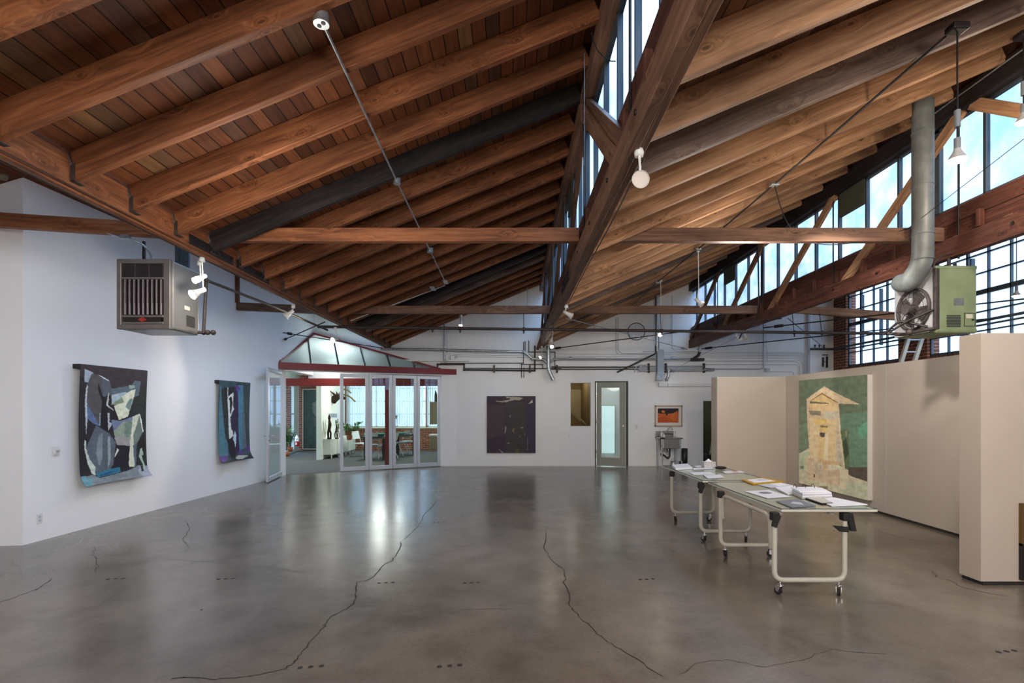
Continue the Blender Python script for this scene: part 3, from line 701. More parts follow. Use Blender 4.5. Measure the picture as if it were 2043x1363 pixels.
def heater_right():
    xw = 4.72; D0 = xw*S/(1866-CX); s = S/D0; D1 = D0+.60; x1 = (1950-CX)/s; z0 = EH+(HY-665)/s; z1 = EH+(HY-530)/s
    t = thing('unit_heater', ((xw+x1)/2, (D0+D1)/2, z0), 'green gas unit heater with a round fan on its side and a big flue duct', 'heater')
    w = x1-xw; X = lambda f: xw+w*f; Zf = lambda f: z1-(z1-z0)*f; y = D0
    b = MB(); b.rbox((xw+.01, y, z0+.02), (x1, D1, z1), .022, seg=3); b.build('casing', 'heater_green', t)
    b = MB(); b.rbox((xw+.0, y-.006, z0), (x1, y+.05, z0+.06), .02, seg=2); b.build('bottom_rim', 'heater_green', t)
    b = MB(); b.rbox((xw+.0, y-.004, z1-.045), (x1, y+.03, z1+.002), .015, seg=2); b.build('top_rim', 'heater_green', t)
    b = MB(); b.rbox((xw-.004, y-.006, z0+.03), (xw+.05, y+.035, z1-.02), .014, seg=2); b.build('corner_trim', 'rust_pipe', t)
    b = MB(); b.box((xw-.006, y+.035, z0+.03), (xw+.012, D1, z1-.005)); b.build('side_panel', 'heater_white', t)
    # louvre
    b = MB()
    for k in range(8): zz = .735+k*.0225; b.box((X(.27), y-.004, Zf(zz)), (X(.60), y+.004, Zf(zz+.0135)))
    b.build('louvre', 'black', t)
    b = MB(); c0, c1, e0, e1 = .68, .95, .70, .90
    for a in (((c0, e0), (c1, e0+.008)), ((c0, e1-.008), (c1, e1)), ((c0, e0), (c0+.012, e1)), ((c1-.012, e0), (c1, e1))):
        b.box((X(a[0][0]), y-.003, Zf(a[0][1])), (X(a[1][0]), y+.002, Zf(a[1][1])))
    ad_ = b.build('access_door', 'steel_black', t)
    b = MB(); b.box((X(.73), y-.004, Zf(.78)), (X(.88), y+.002, Zf(.72))); b.build('rating_label', 'label_paper', t)
    b = MB(); b.cyl((X(.88), y-.016, Zf(.80)), (X(.88), y, Zf(.80)), .010, 10); b.build('knob', 'black', ad_)
    b = MB(); b.box((X(.44), y-.002, Zf(.59)), (X(.68), y+.002, Zf(.48))); b.build('worn_label', 'duct_metal', t)
    # fan on the side face
    c = Vector((xw-.012, D0+.285, z0+.32)); r = .225
    b = MB(); b.lathe([(r+.02, -.0), (r+.02, -.03), (r, -.03), (r, .02), (0, .02)], c, (1, 0, 0), 28); fs_ = b.build('fan_shroud', 'heater_soot', t)
    b = MB()
    for k in range(4):
        a = k*math.pi/2+.4; u = Vector((0, math.cos(a), math.sin(a))); v = Vector((0, -math.sin(a), math.cos(a))); q = c+Vector((-.012, 0, 0))
        b.prism([q+u*.03-v*.02, q+u*.19-v*.085, q+u*.205+v*.02, q+u*.17+v*.10, q+u*.04+v*.03], (.004, 0, 0))
    b.build('fan_blades', 'heater_soot', fs_)
    b = MB(); b.cyl(c+Vector((-.11, 0, 0)), c+Vector((-.0, 0, 0)), .06, 16); b.build('fan_motor', 'heater_soot', fs_)
    b = MB()
    for k in range(8):
        a = k*math.pi/4; u = Vector((0, math.cos(a), math.sin(a))); b.tube([c+Vector((-.075, 0, 0))+u*.02, c+Vector((-.06, 0, 0))+u*.16, c+Vector((-.03, 0, 0))+u*r], .0035, 6)
    for rr, d in ((.08, -.072), (.14, -.062), (.19, -.046)): b.tube(arc(c+Vector((d, 0, 0)), (0, 1, 0), (0, 0, 1), rr, 0, 2*math.pi, 24)[:-1], .003, 6, closed=True)
    b.build('fan_guard', 'steel_black', fs_)
    b = MB(); b.tube(bend([at(1762, 668, 6.15), at(1795, 640, 6.0), at(1850, 652, 5.78)], .05), .014, 8); b.tube([at(1775, 663, 6.1), at(1812, 640, 5.9), at(1862, 618, 5.72)], .012, 8); b.build('bracket', 'steel_black', t)
    b = MB(); b.tube(bend([at(1866, 655, 5.68), at(1840, 660, 5.8), at(1800, 668, 6.1), at(1770, 665, 6.2)], .05), .02, 8); b.sphere(at(1815, 663, 5.95), .04, 10); b.build('gas_valve', 'rust_pipe', t)
    for px, dd in ((1893, .15), (1905, .35)):
        p = at(px, 520, D0+dd); b = MB(); b.cyl((p.x, p.y, z1-.01), (p.x, p.y, Z(HB0)), .018, 8); b.build('hanger_rod', 'steel_black', t)
    b = MB(); b.box((x1-.085, D1-.08, z1-.01), (x1-.0, D1-.06, Z(2.2))); b.build('hanger_channel', 'window_steel', t)
    b = MB(); b.tube(bend([at(1863, 560, D0+.02), at(1862, 525, D0+.03), at(1880, 511, D0+.05), at(1899, 507, D0+.1)], .1), .008, 6); b.build('power_cable', 'rust_pipe', t)
    # flue
    fx = 4.62; Df = fx*S/(1841-CX); rr = .104
    top = under(1, fx)+.1; zb = EH+(HY-522)*Df/S
    q = Vector((xw+.05, D0+.42, z1-.07))
    path = [Vector((fx, Df, top)), Vector((fx, Df, zb+.06)), Vector((fx-.01, Df+.03, zb-.06)), Vector((fx-.02, Df+.18, zb-.20)), Vector((fx+.0, Df+.34, z1-.10)), q]
    b = MB(); b.tube(bend(path, .06), rr, 24)
    for zz in (top-.35, top-.95, zb+.3, zb+.02): b.tube(arc((fx, Df, zz), (1, 0, 0), (0, 1, 0), rr+.002, 0, 2*math.pi, 24)[:-1], .005, 6, closed=True)
    b.build('flue_duct', 'duct_metal', t)
heater_right()
# ------------------------------------------------------------------ glazed screen, canopy skylight
def door_leaf(name, a, b, z0, z1, lab, cat='door', handle=0, hinge_dots=False, group=None):
    a = Vector(a); b = Vector(b); d = (b-a).normalized(); n = Vector((-d.y, d.x, 0)); L = (b-a).length; w = .085; th = .05
    M = Matrix(((d.x, n.x, 0, a.x), (d.y, n.y, 0, a.y), (0, 0, 1, 0), (0, 0, 0, 1)))
    t = thing(name, (a.x, a.y, z0), lab, cat, group)
    f = MB()
    f.rbox((0.004, -th/2, z0), (w, th/2, z1), .004, M=M, seg=1); f.rbox((L-w, -th/2, z0), (L-.004, th/2, z1), .004, M=M, seg=1)
    f.rbox((w, -th/2, z0), (L-w, th/2, z0+w*1.15), .004, M=M, seg=1); f.rbox((w, -th/2, z1-w), (L-w, th/2, z1), .004, M=M, seg=1)
    f.build('leaf_frame', 'alu', t)
    g = MB(); g.box((w-.01, -.006, z0+w), (L-w+.01, .006, z1-w+.01), M=M); g.build('glass_pane', 'clear_glass', t)
    if handle:
        h = MB(); x = L-.045 if handle > 0 else .045
        for sg in (-1, 1):
            h.cyl(M@Vector((x, sg*th/2, 1.02)), M@Vector((x, sg*(th/2+.05), 1.02)), .010, 8); h.cyl(M@Vector((x, sg*(th/2+.05), 1.02)), M@Vector((x-.12*handle, sg*(th/2+.05), 1.02)), .010, 8)
            h.cyl(M@Vector((x, sg*th/2, .92)), M@Vector((x, sg*(th/2+.012), .92)), .02, 10)
        h.build('lever_handle', 'chrome', t)
    return t
zt = 2.54
pts = [on_screen(q) for q in (678, 735.5, 783, 831.5, 878.5)]
nm = ['beside the open doorway', 'in front of the red post', 'between red post leaf and last leaf', 'beside the white wall stub']
for i in range(4):
    door_leaf('folding_door_leaf', pts[i], pts[i+1], .02, zt-.02, 'closed aluminium and glass door leaf '+nm[i], 'door', group='closed leaves of the folding glass screen')
lf0 = atz(533, 964.2); lf1 = atz(565.5, 948.0)
door_leaf('folding_door_leaf', lf1, lf0, .02, zt-.02, 'open aluminium glass door leaf swung out into the gallery with a lever handle', 'door', handle=1)
m = MB(); e0 = on_screen(566); e1 = on_screen(880)
d = (e1-e0).normalized(); n = Vector((-d.y, d.x, 0))
m.prism([e0-n*.05+Vector((0, 0, zt)), e1-n*.05+Vector((0, 0, zt)), e1+n*.06+Vector((0, 0, zt)), e0+n*.06+Vector((0, 0, zt))], (0, 0, .04))
o = m.build('door_head_rail', 'alu'); tag(o, 'slim aluminium head rail over the folding glass screen', 'rail')
fa = Vector((-5.505, 12.07, 0)); fb = Vector((-1.50, 14.50, 0)); fd = (fb-fa).normalized(); fn = Vector((-fd.y, fd.x, 0))
cp = thing('canopy_skylight', (-4.5, 13.4, 2.6), 'red-framed triangular glass canopy over the folding screen', 'canopy')
m = MB(); m.prism([fa+Vector((0, 0, 2.56)), fb+Vector((0, 0, 2.58)), fb+fn*.18+Vector((0, 0, 2.58)), fa+fn*.18+Vector((0, 0, 2.56))], (0, 0, .155)); m.build('fascia', 'red_paint', cp)
ap = Vector((-5.58, BACK-.05, 3.72)); ap0 = Vector((-5.50, BACK-.15, 3.68))
q0 = fa+fn*.06+Vector((.03, 0, 2.71)); q1 = bw(880, 738)+Vector((0, -.06, 0))
def bar(a, b, w, h, mat, name):
    a = Vector(a); b = Vector(b); x = (b-a).normalized(); y = Vector((0, 0, 1)).cross(x).normalized(); z = x.cross(y)
    return MB().prism([a-y*w/2-z*h/2, a+y*w/2-z*h/2, a+y*w/2+z*h/2, a-y*w/2+z*h/2], b-a).build(name, mat, cp)
bar(q0, ap, .06, .08, 'red_paint', 'wall_rafter'); bar(ap, q1, .06, .08, 'red_paint', 'wall_rafter')
m = MB(); gl = [q0, q1, ap]; nn = (gl[1]-gl[0]).cross(gl[2]-gl[0]).normalized()*.008; m.prism(gl, nn); m.build('glass_slope', 'skylight_glass', cp)
pl_n = nn.normalized()
for bx, tx, ty in ((620, 614, 674), (675, 667, 686), (728, 719, 696), (778.5, 771.5, 710), (827.8, 824, 725.5)):
    k = (bx-CX)/S; base = fa+fn*.05; t_ = (k*base.y-base.x)/(fd.x-k*fd.y); b0 = base+fd*t_+Vector((0, 0, 2.74))
    ray = Vector(((tx-CX)/S, 1, (HY-ty)/S)); cam0 = Vector((0, 0, EH)); tt = (gl[0]-cam0).dot(pl_n)/ray.dot(pl_n); top = cam0+ray*tt
    bar(b0, top, .035, .06, 'window_steel', 'glazing_bar')
# ------------------------------------------------------------------ meeting room behind the glass
m = MB(); m.box((-6.7, BACK-.02, Z(.665)), (-1.9, BACK+.14, Z(.875))); tag(m.build('trim_1', 'red_beam'), 'dark red steel lintel inside the glazed room', None, None, 'structure')
m = MB(); x = bw(771.5, 0).x; m.box((x-.052, BACK, 0), (x+.052, BACK+.12, Z(.67))); tag(m.build('column_1', 'red_beam'), 'dark red post inside the glazed room', None, None, 'structure')
YB = 20.0
m = MB(); m.box((-9.4, YB, 0), (-1.2, YB+.2, .92)); m.box((-9.4, YB, 2.95), (-1.2, YB+.2, 3.3))
winx = [(-6.42, -4.95), (-4.87, -3.37), (-3.29, -1.7)]
m.box((-9.4, YB, .92), (winx[0][0], YB+.2, 2.95)); m.box((winx[0][1], YB, .92), (winx[1][0], YB+.2, 2.95)); m.box((winx[1][1], YB, .92), (winx[2][0], YB+.2, 2.95)); m.box((winx[2][1], YB, .92), (-1.2, YB+.2, 2.95))
struct('wall_meeting_room_back', m, 'brick_x', 'red brick rear wall of the meeting room')
m = MB(); m.box((-9.4, BACK-.1, 2.95), (-1.2, YB+.2, 3.0)); m.box((-7.0, 12.46, 2.93), (-5.76, BACK, 2.98)); struct('ceiling_5', m, 'wall_green', 'pale ceiling of the meeting room')
m = MB(); m.box((-9.4, 12.3, 0), (-9.2, 16.6, 3)); m.box((-1.4, BACK+.18, 0), (-1.2, YB, 3)); m.box((-9.4, 12.3, 0), (-5.75, 12.45, 3)); struct('wall_meeting_room_side', m, 'wall_green')
# inner partition with the trophy
ia = atz(631, 917.5); ib = atz(641, 917.5); ic = Vector((-6.52, YB, 0))
m = MB(); m.prism([(ia.x, ia.y, 0), (ib.x, ib.y, 0), (ic.x, ic.y, 0), (ic.x-.16, ic.y, 0)], (0, 0, 2.95)); struct('wall_meeting_room_inner', m, 'wall_green', 'pale green inner partition carrying the horned trophy')
IX = lambda D: ib.x+(ic.x-ib.x)*(D-ib.y)/(ic.y-ib.y)
def on_inner(px, py, off=0.0):
    k = (px-CX)/S; g = (ic.x-ib.x)/(ic.y-ib.y); D = (ib.x+off-g*ib.y)/(k-g); return at(px, py, D)
# windows with blinds
for i, (a, b) in enumerate(winx):
    w = MB(); 
    for z in (.93, 1.42, 1.92, 2.42, 2.94): w.box((a, YB+.06, z-.02), (b, YB+.10, z+.02))
    for k in range(5): x = a+(b-a)*k/4; w.box((x-.02, YB+.06, .92), (x+.02, YB+.10, 2.95))
    w.box((a-.05, YB-.06, .86), (b+.05, YB, .92))
    fr = struct('window_%d' % (8+i), w, 'cab_white', 'bright steel window behind vertical blinds'); g = MB(); g.box((a, YB+.075, .93), (b, YB+.082, 2.94)); g.build('pane', 'pane', fr)
    t = thing('vertical_blind', ((a+b)/2, YB-.09, .95), 'pale vertical slat blind over the %s window of the meeting room' % ['leftmost', 'middle', 'rightmost'][i], 'blind')
    s_ = MB(); x = a-.02
    while x < b-.06:
        s_.box((0, -.0012, .97), (.088, .0012, 2.82), M=Matrix.Translation((x, YB-.09, 0))@Matrix.Rotation(R(60), 4, 'Z')); x += .098
    s_.build('slat_curtain', 'slat', t); h = MB(); h.box((a-.03, YB-.12, 2.82), (b+.03, YB-.06, 2.87)); h.build('head_rail', 'alu', t)
# side window / glazed doorway on the far left
m = MB(); a = Vector((-7.78, 17.2, 0)); b = Vector((-8.25, 19.7, 0)); 
m.prism([(a.x, a.y, 0), (b.x, b.y, 0), (b.x-.1, b.y, 0), (a.x-.1, a.y, 0)], (0, 0, .12)); m.prism([(b.x-.0, b.y-.0, 0), (b.x, b.y+.12, 0), (b.x-.15, b.y+.12, 0), (b.x-.15, b.y, 0)], (0, 0, 2.9))
m.prism([(a.x+.02, a.y-.3, 0), (a.x, a.y, 0), (a.x-.15, a.y, 0), (a.x-.15, a.y-.3, 0)], (0, 0, 2.9)); m.prism([(a.x, a.y, 2.45), (b.x, b.y, 2.45), (b.x-.1, b.y, 2.45), (a.x-.1, a.y, 2.45)], (0, 0, .5))
mm = a.lerp(b, .76); m.prism([(mm.x, mm.y, .1), (b.x, b.y, .1), (b.x-.1, b.y, .1), (mm.x-.1, mm.y, .1)], (0, 0, 2.36))
struct('wall_meeting_room_doorway', m, 'cab_white', 'pale frame of the bright side doorway')
m = MB(); m.prism([(a.x-.03, a.y, .12), (mm.x-.03, mm.y, .12), (mm.x-.04, mm.y, .12), (a.x-.04, a.y, .12)], (0, 0, 2.33)); m.prism([(a.x-.01, a.y, 1.42), (mm.x-.01, mm.y, 1.42), (mm.x-.05, mm.y, 1.42), (a.x-.05, a.y, 1.42)], (0, 0, .03), 1)
tag(m.build('door_1', ['pane', 'alu']), 'bright glazed side door of the meeting room', None, None, 'structure')
# ---- paintings: colour laid on a fine mesh
def inside(p, poly):
    x, y = p; c = False; n = len(poly); j = n-1
    for i in range(n):
        xi, yi = poly[i]; xj, yj = poly[j]
        if (yi > y) != (yj > y) and x < (xj-xi)*(y-yi)/(yj-yi)+xi: c = not c
        j = i
    return c
def canvas_mesh(name, nx, nz, surf, px_of, shapes, base, parent, thick, jit=4.0, seed=0, gain=1.0):
    """surf(u,v) -> point on the canvas; px_of(u,v) -> drawing coordinates"""
    vs = []; cols = []
    polys = [(lin(c) if max(c) > 1 else c, pl, (min(p[0] for p in pl), max(p[0] for p in pl), min(p[1] for p in pl), max(p[1] for p in pl))) for c, pl in shapes]
    for j in range(nz+1):
        for i in range(nx+1):
            u = i/nx; v = j/nz; vs.append(surf(u, v)); x, y = px_of(u, v)
            nv = mnoise.noise_vector(Vector((x*.045+seed, y*.045, 1.3)))*jit+mnoise.noise_vector(Vector((x*.12+seed, y*.12, 4)))*jit*.35
            X_, Y_ = x+nv.x, y+nv.y; c = Vector(lin(base))
            for cc, pl, bb in polys:
                if bb[0] <= X_ <= bb[1] and bb[2] <= Y_ <= bb[3] and inside((X_, Y_), pl): c = Vector(cc)
            g = 1+.22*mnoise.noise(Vector((x*.02+seed, y*.03, 7)))+.12*mnoise.noise(Vector((x*.08, y*.03+seed, 2)))
            cols.append(c*g*gain)
    fs = [(j*(nx+1)+i, j*(nx+1)+i+1, (j+1)*(nx+1)+i+1, (j+1)*(nx+1)+i) for j in range(nz) for i in range(nx)]
    me = bpy.data.meshes.new(name); o0 = Vector(parent['_o'])
    me.from_pydata([v-o0 for v in vs], [], fs); me.materials.append(MAT['canvas_paint'])
    ca = me.color_attributes.new('Col', 'FLOAT_COLOR', 'POINT')
    for i, c in enumerate(cols): ca.data[i].color = (max(0, c[0]), max(0, c[1]), max(0, c[2]), 1)
    me.polygons.foreach_set('use_smooth', [True]*len(fs)); me.update()
    ob = bpy.data.objects.new(name, me); col.objects.link(ob); ob.parent = parent
    if thick:
        md = ob.modifiers.new('thickness', 'SOLIDIFY'); md.thickness = thick; md.offset = 0
    return ob
def hung_canvas(Da, Db, z0, z1, offs, curl, lab, pxf, shapes, base, nx, nz, seed):
    xa = LW(Da)+offs; xb = LW(Db)+offs
    t = thing('painting', ((xa+xb)/2, (Da+Db)/2, z0), lab, 'painting', 'unstretched canvases hung on the white wall')
    def surf(u, v):      # v 0 top .. 1 bottom
        D = Da+(Db-Da)*u; x = xa+(xb-xa)*u; z = z1+(z0-z1)*v
        b = max(0, (v-.86)/.14); x += curl*b*b*(.25+.75*abs(2*u-1)**1.5)-.03*math.sin(v*math.pi)*.8
        if v > .86: z += .02*b*b
        return Vector((x, D, z))
    canvas_mesh('canvas', nx, nz, surf, pxf, shapes, base, t, .004, seed=seed, gain=1.15)
    m = MB(); m.prism([(LW(Da), Da-.005, z1-.055), (LW(Db), Db, z1-.055), (xb-.003, Db, z1-.055), (xa-.003, Da-.005, z1-.055)], (0, 0, .06)); m.build('hanging_batten', 'black', t)
def pf1(u, v): x = 145+640*u; top = 80+72*u; bot = 1288-100*u; return (x, top+(bot-top)*v)
P1 = [
 ((58, 50, 58), [(140, 70), (790, 140), (790, 330), (430, 300), (140, 200)]),
 ((46, 50, 48), [(640, 330), (800, 300), (800, 1100), (640, 1000)]),
 ((40, 38, 44), [(140, 300), (215, 300), (215, 1180), (140, 1200)]),
 ((168, 182, 196), [(178, 125), (250, 160), (250, 200), (215, 260), (182, 250)]),
 ((84, 84, 86), [(240, 170), (330, 195), (340, 400), (325, 690), (215, 600), (200, 300)]),
 ((94, 112, 150), [(205, 470), (240, 520), (300, 640), (330, 690), (260, 660), (215, 610)]),
 ((210, 222, 214), [(296, 182), (330, 196), (396, 240), (398, 252), (330, 210)]),
 ((90, 98, 110), [(330, 215), (400, 250), (430, 320), (430, 380), (345, 400)]),
 ((30, 26, 36), [(300, 250), (340, 380), (400, 480), (400, 750), (330, 690), (345, 450), (300, 330)]),
 ((96, 112, 120), [(425, 320), (620, 290), (660, 242), (716, 256), (700, 390), (640, 410), (560, 360), (430, 380)]),
 ((172, 190, 200), [(428, 380), (560, 355), (600, 380), (520, 420), (430, 470)]),
 ((138, 158, 128), [(420, 480), (600, 350), (660, 330), (640, 430), (600, 520), (545, 500), (460, 480)]),
 ((225, 228, 200), [(450, 490), (550, 455), (520, 400), (610, 345), (662, 330), (655, 380), (590, 600), (500, 628)]),
 ((120, 142, 140), [(560, 500), (610, 420), (640, 425), (605, 535)]),
 ((150, 176, 160), [(590, 290), (655, 290), (650, 318), (600, 325)]),
 ((38, 32, 38), [(395, 470), (450, 500), (500, 620), (440, 640), (400, 560)]),
 ((196, 202, 196), [(396, 360), (404, 366), (395, 480), (450, 530), (444, 536), (378, 484)]),
 ((118, 130, 156), [(430, 625), (520, 640), (640, 598), (640, 640), (450, 735)]),
 ((150, 162, 146), [(450, 740), (540, 650), (640, 630), (630, 760), (610, 885), (480, 870)]),
 ((120, 140, 124), [(560, 645), (640, 640), (620, 800), (555, 800)]),
 ((166, 160, 158), [(455, 800), (620, 800), (610, 888), (480, 872)]),
 ((214, 218, 196), [(640, 600), (712, 568), (700, 640), (652, 780), (650, 1090), (588, 1092), (608, 880), (630, 700)]),
 ((112, 128, 120), [(715, 590), (752, 745), (690, 850), (655, 900), (645, 780)]),
 ((220, 226, 214), [(708, 570), (722, 580), (758, 745), (748, 750)]),
 ((90, 104, 122), [(640, 880), (680, 860), (665, 1080), (652, 1090)]),
 ((36, 34, 42), [(470, 880), (605, 885), (590, 1060), (600, 1120), (500, 1140), (450, 1060)]),
 ((225, 228, 220), [(455, 985), (480, 905), (498, 925), (458, 992)]),
 ((92, 102, 112), [(200, 900), (290, 680), (410, 760), (470, 850), (440, 1060), (400, 1120), (280, 1150), (230, 1020)]),
 ((128, 142, 148), [(310, 780), (350, 760), (340, 1000), (310, 1080), (285, 950)]),
 ((150, 162, 164), [(395, 790), (415, 790), (420, 1000), (390, 1100)]),
 ((196, 208, 196), [(190, 820), (206, 830), (200, 900), (230, 1010), (276, 1090), (268, 1170), (240, 1150), (208, 1040), (188, 900)]),
 ((196, 206, 214), [(203, 270), (212, 300), (206, 420), (215, 620), (205, 770), (196, 560), (192, 400)]),
 ((170, 178, 188), [(322, 560), (330, 560), (325, 680), (318, 680)]),
 ((185, 192, 200), [(392, 560), (412, 556), (410, 650), (440, 660), (400, 730)]),
 ((120, 130, 136), [(140, 1200), (240, 1160), (300, 1200), (560, 1135), (700, 1075), (830, 1090), (830, 1230), (140, 1310)]),
 ((150, 158, 172), [(700, 1090), (780, 1080), (830, 1200), (700, 1200), (672, 1150)]),
 ((50, 116, 140), [(270, 1150), (400, 1110), (500, 1090), (505, 1140), (430, 1160), (290, 1195)]),
 ((30, 80, 120), [(310, 1165), (400, 1135), (470, 1130), (380, 1165), (300, 1190)]),
 ((96, 150, 160), [(140, 1180), (190, 1170), (190, 1200), (240, 1200), (200, 1290), (140, 1300)]),
 ((40, 34, 36), [(690, 860), (760, 780), (770, 1000), (700, 1000)]),
 ((160, 188, 170), [(715, 920), (735, 905), (750, 970), (730, 985), (760, 1080), (740, 1130), (735, 1060), (700, 990)]),
 ((36, 36, 34), [(712, 1080), (740, 1080), (730, 1140), (708, 1140)]),
]
hung_canvas(6.68, 7.84, .57, 2.19, .10, .075, 'large unframed canvas of grey and cream angular shapes, nearest on the white wall', pf1, P1, (42, 40, 46), 170, 280, 3.0)
def pf2(u, v): x = 180+430*u; top = 125+55*u; bot = 1262-62*u; return (x, top+(bot-top)*v)
P2 = [
 ((62, 84, 90), [(170, 110), (400, 140), (400, 220), (170, 240)]),
 ((78, 118, 126), [(185, 400), (220, 400), (300, 1000), (290, 1150), (170, 1160), (180, 900)]),
 ((84, 124, 138), [(190, 180), (215, 240), (285, 900), (300, 1140), (180, 1150), (195, 600)]),
 ((52, 54, 50), [(205, 240), (290, 225), (300, 600), (310, 1000), (270, 900), (240, 600)]),
 ((38, 40, 38), [(240, 232), (380, 215), (390, 420), (350, 600), (300, 620)]),
 ((78, 130, 150), [(430, 200), (500, 205), (520, 800), (500, 1060), (440, 1100), (450, 600)]),
 ((98, 106, 112), [(500, 210), (530, 500), (565, 1050), (500, 1070), (512, 600)]),
 ((60, 40, 70), [(385, 200), (440, 380), (450, 800), (455, 1080), (400, 1150), (380, 1000), (390, 850), (345, 700), (385, 520)]),
 ((104, 60, 140), [(390, 200), (440, 215), (485, 265), (430, 262), (420, 330)]),
 ((228, 228, 220), [(285, 220), (296, 220), (300, 350), (370, 290), (372, 480), (385, 520), (350, 590), (335, 640), (345, 790), (368, 820), (372, 880), (318, 930), (310, 600), (294, 400)]),
 ((36, 32, 34), [(310, 370), (345, 350), (365, 440), (340, 600), (330, 560), (325, 420)]),
 ((196, 214, 226), [(398, 815), (416, 860), (412, 960), (398, 1050), (385, 960), (368, 930), (380, 870)]),
 ((40, 34, 40), [(300, 930), (360, 900), (392, 990), (395, 1200), (330, 1200), (310, 1060)]),
 ((104, 66, 140), [(172, 1165), (290, 1155), (280, 1180), (215, 1240), (172, 1225)]),
 ((92, 58, 130), [(440, 1100), (610, 1010), (612, 1090), (560, 1110), (450, 1140)]),
 ((60, 78, 84), [(500, 1060), (550, 1060), (600, 1130), (500, 1150)]),
 ((48, 52, 54), [(190, 1240), (380, 1200), (600, 1120), (650, 1200), (220, 1290)]),
 ((176, 178, 168), [(388, 1180), (430, 1150), (550, 1150), (556, 1165), (500, 1190), (470, 1210), (400, 1205)]),
]
hung_canvas(9.66, 10.72, .56, 2.15, .09, .075, 'smaller unframed canvas of teal, black and purple strokes, beside the open glass door', pf2, P2, (58, 70, 74), 110, 230, 9.0)
# stretched canvas in the middle of the far wall
def box_canvas(name, tl, tr, bl, br, off, lab, pxf, shapes, base, nx, nz, seed, edge_mat, nrm_in, jit=4, gain=1.0):
    """tl.. are world corners of the front face; off: thickness away from the viewer along nrm_in"""
    c = (tl+tr+bl+br)/4; t = thing(name, (c.x, c.y, bl.z), lab, 'painting')
    def surf(u, v): return (tl*(1-u)+tr*u)*(1-v)+(bl*(1-u)+br*u)*v
    canvas_mesh('canvas', nx, nz, surf, pxf, shapes, base, t, 0, jit=jit, seed=seed, gain=gain)
    e = MB(); d = nrm_in*off; s0 = nrm_in*.002
    e.prism([tl+s0, tr+s0, br+s0, bl+s0], d); e.build('stretcher', edge_mat, t); return t
def pf3(u, v): return (120+1010*u, 110+1180*v)
P3 = [((62, 54, 56), [(510, 230), (920, 230), (930, 1290), (510, 1290)]), ((70, 56, 60), [(120, 300), (490, 300), (480, 900), (120, 1000)]), ((54, 46, 66), [(940, 280), (1140, 280), (1140, 1290), (950, 1290)]),
 ((168, 160, 140), [(305, 205), (420, 215), (600, 180), (610, 150), (520, 150), (520, 125), (800, 130), (880, 155), (790, 195), (700, 190), (480, 240), (320, 225)]),
 ((190, 184, 176), [(985, 270), (1060, 185), (1072, 245)]), ((180, 178, 168), [(594, 520), (612, 505), (606, 570)]), ((170, 168, 160), [(500, 740), (516, 740), (512, 850), (484, 900), (494, 840)]),
 ((120, 112, 74), [(636, 830), (660, 790), (690, 770), (684, 870)]), ((150, 146, 130), [(655, 845), (684, 850), (682, 872)]), ((160, 158, 150), [(808, 770), (870, 750), (866, 785)]), ((140, 136, 120), [(895, 930), (910, 870), (912, 920)]),
 ((140, 136, 110), [(785, 980), (800, 925), (815, 950)]), ((86, 80, 46), [(700, 1230), (790, 1190), (800, 1280), (710, 1280)]), ((120, 116, 100), [(520, 1080), (580, 1070), (600, 1095), (540, 1100)]), ((180, 176, 160), [(368, 1215), (380, 1215), (462, 1286), (440, 1288)]), ((120, 118, 112), [(955, 960), (964, 960), (968, 1240), (958, 1240)])]
T = BACK-.05
box_canvas('painting', at(971.5, 790.5, T), at(1068.5, 790.5, T), at(971.5, 904, T), at(1068.5, 904, T), .045, 'dark aubergine square canvas with cream flecks in the middle of the far wall', pf3, P3, (58, 44, 58), 130, 150, 5, 'black', Vector((0, 1, 0)), 8)
